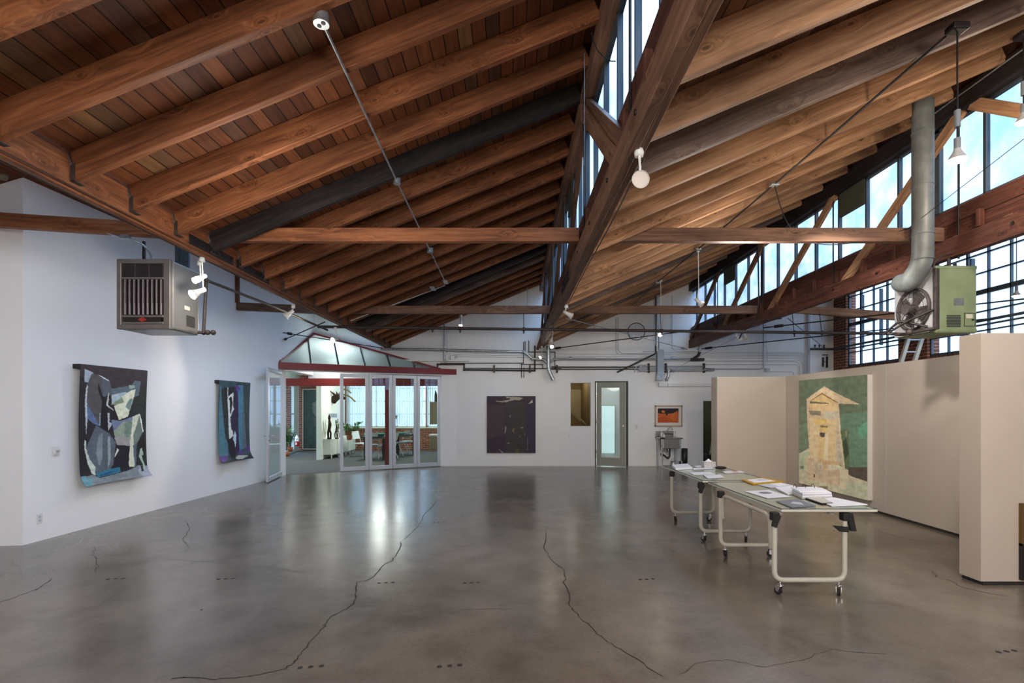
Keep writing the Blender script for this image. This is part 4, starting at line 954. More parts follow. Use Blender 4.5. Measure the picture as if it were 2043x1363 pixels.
# green and cream house on the cream partition
Da, Db = 10.02, 8.02; off = .085
def pp(D, z): return Vector((PW(D)-off, D, z))
def pf4(u, v): x = 93+650*u; top = 147-60*u; bot = 1130+178*u; return (x, top+(bot-top)*v)
gA = (110, 124, 102); cr = (206, 180, 142)
P4 = [((102, 116, 96), [(93, 90), (500, 90), (500, 300), (93, 400)]), ((112, 142, 118), [(520, 470), (745, 450), (745, 990), (600, 990), (540, 800)]), ((108, 164, 132), [(660, 600), (745, 540), (745, 660), (690, 720)]),
 ((116, 136, 112), [(90, 560), (190, 560), (190, 830), (90, 850)]),
 ((206, 200, 166), [(90, 850), (205, 800), (300, 850), (560, 1000), (745, 1130), (745, 1320), (80, 1160)]),
 ((180, 194, 160), [(90, 860), (200, 830), (200, 1000), (90, 1010)]), ((190, 200, 166), [(570, 1130), (745, 1140), (745, 1310), (500, 1240)]),
 ((92, 84, 76), [(590, 990), (745, 985), (745, 1128), (620, 1080), (590, 1060)]),
 (cr, [(180, 325), (368, 198), (685, 375), (505, 368), (545, 900), (560, 1010), (520, 960), (215, 890), (190, 600)]),
 ((216, 190, 150), [(205, 330), (368, 205), (680, 376), (500, 368), (345, 262)]),
 ((212, 178, 116), [(218, 338), (348, 270), (492, 362), (400, 362)]), ((150, 116, 74), [(215, 346), (345, 262), (498, 356), (498, 366), (345, 278), (225, 346)]),
 ((112, 108, 78), [(216, 346), (410, 362), (410, 370), (216, 366)]),
 ((220, 186, 128), [(218, 370), (495, 375), (500, 440), (218, 435)]), ((134, 128, 104), [(200, 436), (332, 440), (332, 485), (220, 475)]), ((196, 184, 158), [(365, 442), (500, 445), (505, 515), (365, 512)]),
 ((222, 184, 100), [(230, 516), (392, 520), (390, 575), (235, 572)]), ((214, 186, 134), [(392, 522), (482, 530), (475, 925), (392, 915)]),
 ((224, 196, 148), [(215, 480), (300, 580), (325, 600), (300, 900), (218, 890)]), ((130, 116, 78), [(328, 580), (402, 590), (396, 604), (330, 598)]), ((214, 176, 90), [(328, 600), (392, 606), (388, 645), (325, 645)]),
 ((92, 78, 70), [(324, 648), (375, 652), (372, 690), (340, 700), (324, 680)]), ((222, 190, 124), [(310, 690), (372, 700), (360, 905), (300, 900)]), ((228, 208, 168), [(376, 660), (406, 670), (404, 915), (362, 905)]),
 ((190, 176, 156), [(484, 530), (500, 700), (540, 960), (485, 930)]), ((214, 198, 160), [(498, 376), (516, 560), (552, 900), (560, 1000), (540, 960), (510, 700)]),
 ((104, 122, 92), [(520, 618), (592, 620), (600, 990), (562, 1000), (540, 800)]), ((66, 84, 64), [(540, 740), (570, 700), (596, 860), (560, 920)]), ((150, 160, 120), [(560, 640), (590, 624), (570, 700)]),
 ((204, 170, 120), [(298, 908), (520, 940), (520, 968), (405, 965), (400, 1010), (355, 1005), (350, 940), (298, 950)]),
 ((206, 182, 146), [(165, 890), (265, 900), (340, 1000), (520, 1060), (520, 1180), (200, 1100)]), ((190, 172, 146), [(265, 990), (345, 960), (345, 1070), (265, 1050)]), ((196, 170, 136), [(350, 1010), (515, 1020), (515, 1085), (350, 1075)]),
 ((40, 34, 34), [(258, 1052), (270, 1054), (270, 1086), (260, 1084)]), ((150, 136, 112), [(322, 1170), (402, 1176), (402, 1206), (320, 1196)]), ((130, 136, 130), [(112, 966), (146, 968), (146, 1000), (112, 995)]),
 ((218, 206, 170), [(520, 1020), (590, 1020), (570, 1200), (540, 1220), (510, 1180)])]
P4 = [(tuple(int(q*.8+w_*.2) for q, w_ in zip(c, (232, 224, 208))) if c[0] > 170 else c, pl) for c, pl in P4]
# on the partition the picture reads from its far end (left) to its near end (right)
box_canvas('painting', pp(Da, 2.165), pp(Db, 2.145), pp(Da, .16), pp(Db, .175), .08, 'tall green canvas of a cream pedimented house on the cream partition', pf4, P4, gA, 240, 260, 12, 'mat_board', Vector((1, 0, 0)), 2.5, gain=1.4)
# teal canvas in the meeting room
def pf5(u, v): return (395+190*u, 195+855*v)
P5 = [((110, 118, 118), [(490, 400), (545, 345), (590, 370), (590, 560), (545, 600), (500, 540)]), ((128, 120, 118), [(520, 380), (580, 360), (580, 520), (530, 540)]), ((40, 36, 40), [(535, 730), (570, 700), (590, 720), (590, 770), (545, 760)]), ((120, 100, 96), [(560, 780), (590, 780), (590, 900), (545, 920), (540, 860)]), ((90, 96, 100), [(500, 600), (590, 600), (590, 700), (520, 720)])]
T = YB-.05
t5 = box_canvas('painting', at(604.5, 777, T), at(641, 777, T), at(604.5, 896, T), at(641, 896, T), .04, 'tall teal-grey canvas with a pale figure, on the brick wall of the meeting room', pf5, P5, (66, 84, 84), 50, 130, 21, 'paper', Vector((0, 1, 0)), 6)
e = MB(); a_ = at(603.6, 776, T-.005); b_ = at(642, 897, T-.005)
for q in (((a_.x, b_.z), (a_.x+.03, a_.z)), ((a_.x, a_.z-.03), (b_.x, a_.z)), ((a_.x, b_.z), (b_.x, b_.z+.03))): e.box((q[0][0], T-.02, q[0][1]), (q[1][0], T+.04, q[1][1]))
e.build('frame', 'label_paper', t5)
# framed orange print by the sink
T = BACK
t = thing('framed_print', (bw(1333, 830).x, T-.03, bw(1333, 851).z), 'framed orange and black landscape print in a pale wood frame above the steel sink', 'picture')
a_ = bw(1306, 809); b_ = bw(1360.5, 851); w = .03
m = MB()
for q in ((a_.x, b_.z, a_.x+w, a_.z), (b_.x-w, b_.z, b_.x, a_.z), (a_.x, a_.z-w, b_.x, a_.z), (a_.x, b_.z, b_.x, b_.z+w)): m.box((q[0], T-.05, q[1]), (q[2], T-.004, q[3]))
m.build('frame', 'pic_wood', t); m = MB(); m.box((a_.x+.01, T-.03, b_.z+.01), (b_.x-.01, T-.006, a_.z-.01)); m.build('mat', 'mat_board', t)
def pf6(u, v): return (215+405*u, 145+280*v)
P6 = [((42, 32, 38), [(215, 140), (625, 140), (620, 300), (610, 290), (608, 200), (590, 190), (560, 215), (520, 235), (470, 245), (410, 255), (385, 285), (378, 288), (372, 250), (340, 250), (290, 248), (230, 240), (215, 225)]), ((206, 120, 60), [(285, 195), (320, 180), (355, 200), (350, 235), (300, 240)]), ((60, 34, 36), [(290, 228), (350, 232), (345, 244), (300, 246)]), ((190, 80, 36), [(215, 330), (330, 300), (420, 340), (425, 430), (215, 430)]), ((206, 110, 48), [(440, 260), (600, 220), (610, 400), (500, 380)])]
cv = [at(1312.3, 815, T-.034), at(1353.7, 815, T-.034), at(1312.3, 843.5, T-.034), at(1353.7, 843.5, T-.034)]
canvas_mesh('print', 80, 60, lambda u, v: (cv[0]*(1-u)+cv[1]*u)*(1-v)+(cv[2]*(1-u)+cv[3]*u)*v, pf6, P6, (198, 100, 44), t, .002, jit=5, seed=30)
# ------------------------------------------------------------------ movable cream partitions
def panel_wall(name, poly, z1, lab, cat='partition', mat='panel_cream'):
    m = MB(); m.prism([(p[0], p[1], .035) for p in poly], (0, 0, z1-.035)); t = thing(name, (sum(p[0] for p in poly)/len(poly), sum(p[1] for p in poly)/len(poly), 0), lab, cat)
    m.build('panel', mat, t)
    cx = sum(p[0] for p in poly)/len(poly); cy = sum(p[1] for p in poly)/len(poly)
    m = MB(); m.prism([(cx+(p[0]-cx)*.985, cy+(p[1]-cy)*.985, 0) for p in poly], (0, 0, .04)); m.build('recessed_base', 'dark_seam', t)
    return t
PT = 2.285
D1, D2 = 4.95, 10.69
t = panel_wall('gallery_partition', [(PW(D1), D1), (PW(D2), D2), (PW(D2)+.2, D2), (PW(D1)+.2, D1)], PT, 'long cream partition wall holding the green house painting')
m = MB(); ds = 1060/(1770-CX); 
Ds = PW(8)*S/(1769-CX); m.box((PW(Ds)-.0015, Ds-.002, .04), (PW(Ds)+.01, Ds+.002, PT)); m.build('panel_joint', 'paper_grey', t)
x0 = (1431-CX)*D2/S; xm = (1442-CX)*D2/S
panel_wall('gallery_partition', [(x0, D2+.01), (PW(D2)+.2, D2+.01), (PW(D2)+.2, D2+.2), (x0-.0, D2+.32)], PT-.005, 'cream partition wing facing the room, behind the far table')
a = atz(1957, 1168); b = atz(1914, 1152)
panel_wall('gallery_partition', [(a.x, a.y), (7.2, a.y), (7.2, b.y), (b.x, b.y)], PT+.01, 'pale partition end jutting into the room nearest the camera')
t = thing('painting', (4.72, a.y-.02, .75), 'dark-edged picture leaning into view on the nearest partition', 'picture')
m = MB(); c0 = at(2038.5, 1005, a.y-.03); c1 = at(2038.5, 1158, a.y-.03); m.box((c0.x, a.y-.035, c1.z+.31), (c0.x+1.0, a.y-.002, c0.z)); m.build('frame', 'gold_brown', t)
m = MB(); m.box((c0.x, a.y-.037, c1.z), (c0.x+1.0, a.y-.002, c1.z+.33)); m.build('dark_mount', 'black', t)
# ------------------------------------------------------------------ far wall: borrowed light, door, sink, doorway
(o1, o2, o3) = OX
def room(name, x0, x1, z0, z1, depth, mat, lab, open_bottom=False):
    m = MB(); Y = BACK+.18; y1 = Y+depth; th = .05
    m.box((x0-th, Y, z0-th), (x0, y1, z1+th)); m.box((x1, Y, z0-th), (x1+th, y1, z1+th)); m.box((x0, y1, z0-th), (x1, y1+th, z1+th)); m.box((x0, Y, z1), (x1, y1, z1+th)); m.box((x0, Y, z0-th), (x1, y1, z0))
    return struct(name, m, mat, lab)
room('wall_stair_hall', o1[0]-.5, o1[1]+.01, 0, 3.0, 2.2, 'stair_brown', 'ochre stair hall behind the far wall')
room('wall_entry_hall', o2[0]-.0, o2[1]+.9, 0, 3.0, 2.2, 'wall_cool', 'pale entry hall behind the glazed door')
lamp((o1[0]+.1, BACK+1.2, 2.6), 14, .1, (1, .95, .85)); lamp((o2[0]+.6, BACK+1.2, 2.8), 12, .1, (1, .97, .92)); lamp((o3[0]+.3, BACK+1.2, 2.4), 12, .1, (1, .97, .9))  # fill lights added to brighten the rooms behind the openings
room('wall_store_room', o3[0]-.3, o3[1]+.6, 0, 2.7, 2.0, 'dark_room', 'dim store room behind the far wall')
t = thing('staircase', (o1[0]+.2, BACK+1.3, 0), 'ochre staircase with a sloping handrail seen through the small opening', 'stairs')
s = at(1136, 815, BACK+1.0); e = at(1183, 858, BACK+1.0)
m = MB(); m.prism([s+Vector((0, 0, .02)), e+Vector((0, 0, .02)), e-Vector((0, 0, .06)), s-Vector((0, 0, .06))], (0, .05, 0)); m.build('handrail', 'stair_beige', t)
m = MB(); m.prism([s-Vector((0, -.01, .1)), e-Vector((0, -.01, .1)), Vector((e.x, e.y+.01, .02)), Vector((s.x, s.y+.01, .02))], (0, .04, 0)); m.build('stair_panel', 'stair_brown', t)
m = MB(); a_ = at(1140, 777, BACK+2.15); b_ = at(1167, 850, BACK+2.15); m.box((a_.x, BACK+2.3, 0), (b_.x, BACK+2.36, a_.z)); m.build('hall_door', 'stair_beige', t)
m = MB(); z0 = o1[2]; 
for q in ((o1[0], z0, o1[0]+.015, o1[3]), (o1[1]-.015, z0, o1[1], o1[3]), (o1[0], z0, o1[1], z0+.02), (o1[0], o1[3]-.015, o1[1], o1[3])): m.box((q[0], BACK-.004, q[1]), (q[2], BACK+.18, q[3]))
struct('trim_2', m, 'wall_cool', 'slim reveal around the small opening in the far wall')
# glazed door leaf, ajar towards the viewer
hA = Vector((o2[0]+.02, BACK-.02, 0)); lt = at(1249, 930.5, BACK-.28); hB = Vector((lt.x, lt.y, 0)); d = (hB-hA).normalized(); n = Vector((-d.y, d.x, 0)); L = (hB-hA).length
M = Matrix(((d.x, n.x, 0, hA.x), (d.y, n.y, 0, hA.y), (0, 0, 1, 0), (0, 0, 0, 1)))
t = thing('glazed_door', (hA.x, hA.y, 0), 'grey painted door with a tall glass pane, ajar in the far wall', 'door')
z1 = o2[3]-.01; m = MB(); sl, sr = .13, .17
m.box((0, -.022, .02), (sl, .022, z1), M=M); m.box((L-sr, -.022, .02), (L, .022, z1), M=M); m.box((sl, -.022, .02), (L-sr, .022, .25), M=M); m.box((sl, -.022, z1-.14), (L-sr, .022, z1), M=M); m.build('door_leaf', 'door_grey', t)
m = MB()
for q in ((sl-.004, .25, sl+.012, z1-.14), (L-sr-.012, .25, L-sr+.004, z1-.14), (sl, z1-.155, L-sr, z1-.14), (sl, .25, L-sr, .265)): m.box((q[0], -.03, q[1]), (q[2], -.02, q[3]), M=M)
m.box((L-.006, -.024, .02), (L+.004, .024, z1), M=M); m.build('glazing_bead', 'door_cream', t)
m = MB(); m.box((sl, -.004, .25), (L-sr, .004, z1-.14), M=M); m.build('glass_pane', 'door_glass', t)
m = MB(); m.sphere(M@Vector((L-.07, -.07, 1.0)), .03, 12); m.cyl(M@Vector((L-.07, -.02, 1.0)), M@Vector((L-.07, -.06, 1.0)), .012, 10); m.cyl(M@Vector((L-.07, -.022, 1.14)), M@Vector((L-.07, -.032, 1.14)), .024, 12); m.build('door_knob', 'chrome', t)
m = MB()
for z in (.35, 1.2, 1.95): m.cyl(M@Vector((-.008, 0, z)), M@Vector((-.008, 0, z+.1)), .012, 8)
m.build('hinge', 'chrome', t)
m = MB(); 
for q in ((o2[0]-.03, 0, o2[0], o2[3]+.03), (o2[1], 0, o2[1]+.03, o2[3]+.03), (o2[0], o2[3], o2[1], o2[3]+.03)): m.box((q[0], BACK-.01, q[1]), (q[2], BACK+.1, q[3]))
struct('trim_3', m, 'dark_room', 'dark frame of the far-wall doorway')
# bright glazed panel deep in the hall behind the door, its daylight put in as emission
t = thing('hall_window', (o2[0]+.2, BACK+2.36, .9), 'frosted bright hall window seen through the glazed door', 'window')
a_ = at(1198, 810, BACK+2.36); b_ = at(1226, 904, BACK+2.36); m = MB(); m.box((a_.x, BACK+2.34, b_.z), (b_.x, BACK+2.37, a_.z)); m.build('frosted_pane', 'hall_pane_glow', t)
m = MB(); m.box((a_.x-.03, BACK+2.33, b_.z-.03), (a_.x, BACK+2.37, a_.z+.03)); m.box((b_.x, BACK+2.33, b_.z-.03), (b_.x+.03, BACK+2.37, a_.z+.03)); m.box((a_.x, BACK+2.33, a_.z), (b_.x, BACK+2.37, a_.z+.03)); m.build('frame', 'door_cream', t)
def plate(px, py, w, h, lab, face='back', cat='switch', dial=False, toggle=True):
    if face == 'back':
        c = bw(px, py); t = thing('wall_switch' if cat == 'switch' else 'wall_outlet', (c.x, c.y-.006, c.z), lab, cat)
        m = MB(); m.rbox((c.x-w/2, BACK-.012, c.z-h/2), (c.x+w/2, BACK-.001, c.z+h/2), .003, seg=1); m.build('cover_plate', 'lamp_white', t)
        m = MB(); m.rbox((c.x-.012, BACK-.018, c.z-.025), (c.x+.012, BACK-.012, c.z+.025), .003, seg=1); m.build('rocker', 'conduit_white', t)
plate(1269.5, 852, .075, .12, 'white light switch between the glazed door and the sink')
# door stop knob by the opening
c = bw(1134.5, 869.5); m = MB(); m.cyl(c+Vector((0, -.03, 0)), c, .022, 12); tag(m.build('door_stop', 'lamp_white'), 'small round white door stop under the small wall opening', 'door stop')
# left wall fittings
def on_left(px, py):
    k = (px-CX)/S; D = (-5.754-.0397*6.025)/(k-.0397); return at(px, py, D)
c = on_left(110, 900); t = thing('thermostat', (c.x, c.y, c.z-.06), 'white wall dimmer with a round knob beside the large unframed canvas', 'dimmer')
m = MB(); m.rbox((c.x, c.y-.045, c.z-.06), (c.x+.018, c.y+.045, c.z+.06), .004); m.rbox((c.x+.015, c.y-.03, c.z-.042), (c.x+.026, c.y+.03, c.z+.042), .004); m.build('cover_plate', 'lamp_white', t)
m = MB(); m.cyl((c.x+.02, c.y, c.z), (c.x+.05, c.y, c.z), .016, 14); m.build('knob', 'conduit_white', t)
c = on_left(78.5, 1035); t = thing('wall_outlet', (c.x, c.y, c.z-.06), 'white power outlet low on the white wall', 'outlet')
m = MB(); m.rbox((c.x, c.y-.038, c.z-.06), (c.x+.006, c.y+.038, c.z+.06), .003, seg=1); m.build('cover_plate', 'lamp_white', t)
for dz in (-.022, .022): m = MB(); m.rbox((c.x+.005, c.y-.018, c.z+dz-.014), (c.x+.009, c.y+.018, c.z+dz+.014), .002, seg=1); m.build('socket', 'conduit_white', t)
# utility sink
def sink():
    x0 = bw(1312, 0).x+.02; x1 = bw(1356, 0).x; y0 = BACK-.56; y1 = BACK-.02; f = (BACK-.5)/BACK
    x0 = (1318-CX)*(BACK-.56)/S; x1 = (1362-CX)*(BACK-.56)/S; zt = at(0, 874, y0).z
    t = thing('utility_sink', ((x0+x1)/2, (y0+y1)/2, 0), 'freestanding stainless steel utility sink on tube legs against the far wall', 'sink')
    m = MB(); 
    for q in ((x0, y0, x1, y0+.07), (x0, y1-.1, x1, y1), (x0, y0, x0+.12, y1), (x1-.06, y0, x1, y1)): m.box((q[0], q[1], zt-.025), (q[2], q[3], zt))
    m.build('rim', 'steel', t)
    m = MB(); m.rbox((x0, y1-.03, zt), (x1-.03, y1, zt+.17), .008); m.build('splashback', 'steel', t)
    bx0, bx1 = x0+.12, x1-.06; m = MB(); zb = zt-.29; th = .008
    m.rbox((bx0, y0+.07, zb), (bx1, y1-.1, zb+th), .003, seg=1)
    for q in ((bx0, y0+.07, bx0+th, y1-.1), (bx1-th, y0+.07, bx1, y1-.1), (bx0, y0+.07, bx1, y0+.07+th), (bx0, y1-.1-th, bx1, y1-.1)): m.rbox((q[0], q[1], zb), (q[2], q[3], zt-.01), .003, seg=1)
    m.build('basin', 'steel', t)
    for (x, y) in ((x0+.05, y0+.04), (x1-.05, y0+.04), (x0+.05, y1-.05), (x1-.05, y1-.05)):
        m = MB(); m.cyl((x, y, 0), (x, y, zt-.02), .02, 12); m.cyl((x, y, 0), (x, y, .03), .026, 12); m.build('leg', 'galv', t)
    xf = x0+.33; yf = y1-.05; zf = zt+.09; m = MB()
    m.tube(bend([(xf-.13, yf, zf), (xf+.13, yf, zf)], .01), .018, 10); m.tube(bend([(xf, yf, zf), (xf, yf-.02, zf+.14), (xf+.06, yf-.15, zf+.20), (xf+.08, yf-.22, zf+.12)], .06), .012, 10); m.build('faucet', 'chrome', t)
    for dx in (-.13, .13): m = MB(); m.cyl((xf+dx, yf-.05, zf), (xf+dx, yf, zf), .018, 10); m.box((xf+dx-.035, yf-.062, zf-.008), (xf+dx+.035, yf-.048, zf+.008)); m.build('tap_handle', 'chrome', t)
    m = MB(); xd = (bx0+bx1)/2; yd = (y0+y1)/2; m.tube(bend([(xd, yd, zb), (xd, yd, zb-.18), (xd-.0, yd, zb-.24), (xd-.06, yd, zb-.30), (xd-.13, yd, zb-.22), (xd-.16, yd+.2, zb-.20), (xd-.16, BACK-.01, zb-.2)], .05), .024, 10); m.build('drain_trap', 'black', t)
    # bottles on the rim
    for dx, c, h, lab in ((.06, 'lamp_white', .17, 'slim white soap bottle at the end of the sink rim'), (.13, 'paper', .10, 'short white jar on the sink rim beside the slim bottle')):
        b = MB(); b.lathe([(0, 0), (.03, 0), (.03, h*.65), (.012, h*.8), (.012, h), (0, h)], (x0+dx, y0+.12, zt), n=14); tag(b.build('soap_bottle', c), lab, 'bottle')
    b = MB(); b.lathe([(0, 0), (.035, 0), (.03, .1), (.016, .13), (.016, .17), (0, .17)], (x1-.09, y1-.1, zt), n=14); tag(b.build('soap_bottle', 'lamp_white'), 'white bottle at the tap end of the sink near the doorway', 'bottle')
    # sponge caddy disc under the sink
    c = at(1332, 898, y0+.3); b = MB(); b.lathe([(0, -.02), (.06, -.02), (.06, .02), (.045, .02), (.045, .005), (0, .005)], c, (0, -1, 0), 18); b.build('drain_strainer', 'steel', t)
    # watering can
    c = at(1343.5, 927.5, BACK-.3); c.z = 0; t2 = thing('watering_can', c, 'small galvanized watering can on the floor under the sink', 'watering can')
    b = MB(); b.lathe([(0, 0), (.075, 0), (.07, .17), (.064, .17), (.068, .01), (0, .01)], c, n=18); b.build('can_body', 'galv', t2)
    b = MB(); b.tube(arc(c+Vector((0, 0, .16)), (1, 0, 0), (0, 0, 1), .075, 0, math.pi, 10), .007, 8); b.build('handle', 'galv', t2)
    b = MB(); b.tube([c+Vector((.07, 0, .04)), c+Vector((.15, 0, .19))], .012, 8); b.build('spout', 'galv', t2)
    # black bin
    a_ = at(1361, 895, BACK-.35); b_ = at(1373, 926, BACK-.35); b = MB(); cx = (a_.x+b_.x)/2; r = (b_.x-a_.x)/2; 
    t3 = thing('waste_bin', (cx, BACK-.3, 0), 'slim black waste bin on the floor beside the sink', 'bin'); b.lathe([(0, 0), (r*.9, 0), (r, a_.z), (r*.93, a_.z), (r*.85, .02), (0, .02)], (cx, BACK-.3, 0), n=20); b.build('bin_body', 'black', t3)
sink()
# leaning white stool / step in the store room
t = thing('step_ladder', (o3[0]+.45, BACK+.5, 0), 'small white two-step stool standing in the dark store room', 'step stool')
a_ = at(1413, 925, BACK+.7); 
m = MB()
for dx in (0, .2): m.tube([Vector((a_.x+dx, BACK+.7, 0)), Vector((a_.x+dx+.13, BACK+.75, .62))], .016, 8)
m.build('rail', 'lamp_white', t); m = MB()
for zz in (.05, .3, .58): m.box((a_.x+zz*.2, BACK+.66, zz), (a_.x+.2+zz*.2, BACK+.8, zz+.05))
m.build('tread', 'lamp_white', t)
m = MB(); c = at(1409, 915, BACK+.6); m.sphere((c.x, c.y, .16), .15, 14, sc3=(1, .8, 1)); tag(m.build('refuse_sack', 'black'), 'dark sack on the store room floor beside the white stool', 'sack')
m = MB(); a_ = at(1424, 817, BACK+1.9); b_ = at(1429, 852, BACK+1.9); m.box((a_.x, BACK+2.1, b_.z), (b_.x+.2, BACK+2.16, a_.z)); tag(m.build('notice_board', 'cab_tan'), 'dim panel on the wall of the store room', 'panel')
# ------------------------------------------------------------------ tables
TZ = .75
def caster(mb_parts, x, y, zt, parent, ang):
    c = Vector((x, y, 0)); r = .032
    M = Matrix.Translation(c)@Matrix.Rotation(ang, 4, 'Z')
    m = MB(); m.cyl(M@Vector((0, 0, r*2+.004)), M@Vector((0, 0, zt)), .010, 8); m.lathe([(0, 0), (.024, 0), (.024, .014), (0, .014)], M@Vector((0, 0, r*2+.008)), n=14)
    for s_ in (-1, 1): m.prism([M@Vector((s_*.018, -.012, r*2+.012)), M@Vector((s_*.018, .03, r*2+.012)), M@Vector((s_*.018, .03, r)), M@Vector((s_*.018, .006, r-.006))], M.to_3x3()@Vector((s_*.003, 0, 0)))
    fk = m.build('caster_fork', 'chrome', parent)
    m = MB(); m.cyl(M@Vector((-.012, .018, r)), M@Vector((.012, .018, r)), r, 18); m.build('caster_wheel', 'rubber', fk)
def table(x0, x1, ya, yb, fx0, fx1, fya, fyb, lab, brace, zt=TZ):
    t = thing('rolling_table', ((x0+x1)/2, (ya+yb)/2, 0), lab, 'table', 'rolling tables set end to end')
    m = MB(); m.rbox((x0, ya, zt-.028), (x1, yb, zt-.006), .003, seg=1); m.build('tabletop', 'table_top', t)
    m = MB(); m.box((x0+.004, ya+.004, zt-.005), (x1-.004, yb-.004, zt)); m.build('glass_sheet', 'table_glass', t)
    m = MB()
    for q in ((x0+.001, ya+.001, x1-.001, ya+.005), (x0+.001, yb-.005, x1-.001, yb-.001), (x0+.001, ya, x0+.005, yb), (x1-.005, ya, x1-.001, yb)): m.box((q[0], q[1], zt-.006), (q[2], q[3], zt+.0005))
    m.build('glass_edge', 'window_steel', t)
    zb = .128; ztop = zt-.035
    for y, w in ((fya, 0), (fyb, 1)):
        m = MB(); m.tube(bend([(fx0, y, ztop-.03), (fx0, y, zb), (fx1, y, zb), (fx1, y, ztop-.03)], .085, 7), .0215, 14); m.build('leg_frame', 'frame_cream', t)
        for k, fx in enumerate((fx0, fx1)):
            m = MB(); m.rbox((fx-.03, y-.035, ztop-.075), (fx+.035, y+.035, ztop), .012)
            if w == 0:
                if k: m.prism([(fx+.0, y-.03, ztop-.01), (fx+.055, y-.03, ztop-.01), (fx+.085, y-.03, ztop-.16), (fx+.04, y-.03, ztop-.16)], (0, .025, 0)); m.prism([(fx-.11, y-.03, ztop-.115), (fx+.02, y-.03, ztop-.125), (fx+.02, y-.03, ztop-.17), (fx-.05, y-.03, ztop-.165)], (0, .025, 0))
                else: m.prism([(fx-.02, y-.04, ztop-.05), (fx+.04, y-.04, ztop-.03), (fx+.0, y-.04, ztop-.13), (fx-.04, y-.04, ztop-.115)], (0, .02, 0))
            m.build('clamp', 'rubber', t)
            caster(None, fx+(.05 if k == 0 else -.05), y, zb, t, [.5, 2.6, -.7, 1.4][k+2*w])
    if brace:
        m = MB(); m.tube(bend([(fx0+.02, fyb, ztop-.30), (fx0+.02, fyb-.01, ztop-.045), (fx0+.02, fya+.12, ztop-.05), (fx0+.02, fya+.10, ztop-.34)], .10, 7), .018, 12); m.build('side_brace', 'frame_cream', t)
        m = MB(); m.box((fx0+.06, fya+.05, ztop-.03), (fx0+.10, fyb-.05, ztop)); m.box((fx1-.10, fya+.05, ztop-.03), (fx1-.06, fyb-.05, ztop)); m.build('runner', 'frame_cream', t)
    return t
table(2.305, 3.13, 4.38, 6.02, 2.265, 2.87, 4.42, 5.56, 'cream rolling table with glass top, nearer of the two, carrying the ring binder', True)
table(2.285, 3.11, 6.14, 7.77, 2.285, 2.885, 6.2, 7.32, 'cream rolling table with glass top, farther of the two, carrying the tissue box', False)
def tb(px, py, dz=0.0): return atz(px, py, TZ+.001+dz)
def sheet(name, quad, th, mat, lab, cat, group=None, base=0.0, extra=None, parts=None):
    q = [tb(*p, base) for p in quad]; m = MB(); m.prism(q, (0, 0, th))
    if not parts: o = m.build(name, mat); return tag(o, lab, cat, group)
    c = sum(q, Vector())/4; t = thing(name, (c.x, c.y, TZ+.001+base), lab, cat, group); m.build(parts[0], mat, t)
    for (pn, pm, quad2, th2) in parts[1:]:
        q2 = [q[0]*(1-u)*(1-v)+q[1]*u*(1-v)+q[2]*u*v+q[3]*(1-u)*v for u, v in quad2]; m = MB(); m.prism([p+Vector((0, 0, th)) for p in q2], (0, 0, th2)); m.build(pn, pm, t)
    return t
U = lambda a, b, c, d: [(a, b), (c, b), (c, d), (a, d)]
sheet('folder', [(1480, 959), (1524, 954.5), (1566, 962.5), (1502, 967.5)], .012, 'yellow', 'yellow folder with a printed sheet on top, on the nearer table', 'folder', parts=['cover', ('printed_sheet', 'paper', U(.12, .15, .8, .85), .002), ('printed_picture', 'paper_grey', U(.4, .3, .75, .6), .003)])
sheet('report', [(1512, 968), (1558, 964), (1584, 970), (1537, 974)], .006, 'paper_grey', 'grey-covered report between the yellow folder and the ring binder', 'report', parts=['pages', ('cover_sheet', 'paper', U(.45, .1, .95, .8), .002)])
sheet('paper_stack', [(1546, 975), (1583, 971), (1606, 983), (1571, 988)], .014, 'paper', 'thick white paper stack tucked behind the ring binder', 'papers')
sheet('leaflet', [(1485, 980.5), (1534, 978.5), (1578, 991.5), (1531, 994.5)], .003, 'paper', 'white leaflet with a dark oval picture lying open on the nearer table', 'leaflet', parts=['page', ('printed_picture', 'print_dark', [(.28, .32), (.5, .2), (.72, .22), (.78, .42), (.56, .52), (.34, .5)], .001)])
sheet('magazine', [(1548, 1001), (1592, 997.5), (1628, 1010), (1580, 1013.5)], .007, 'print_dark', 'dark grey magazine with a black and white cover near the table edge', 'magazine', parts=['pages', ('cover_picture', 'paper_grey', [(.3, .5), (.55, .3), (.75, .5), (.6, .85)], .001)])
sheet('notebook', [(1607, 996), (1637, 993), (1662, 1006), (1640, 1007)], .010, 'maroon', 'thin dark-edged notebook with a cream page under the loose papers', 'notebook', parts=['cover', ('page', 'label_paper', U(.06, .06, .94, .94), .003)])
sheet('paper_stack', [(1630, 998.5), (1663, 994), (1731, 1008), (1659, 1011)], .008, 'paper', 'loose white papers at the near corner of the nearer table', 'papers', base=.0)
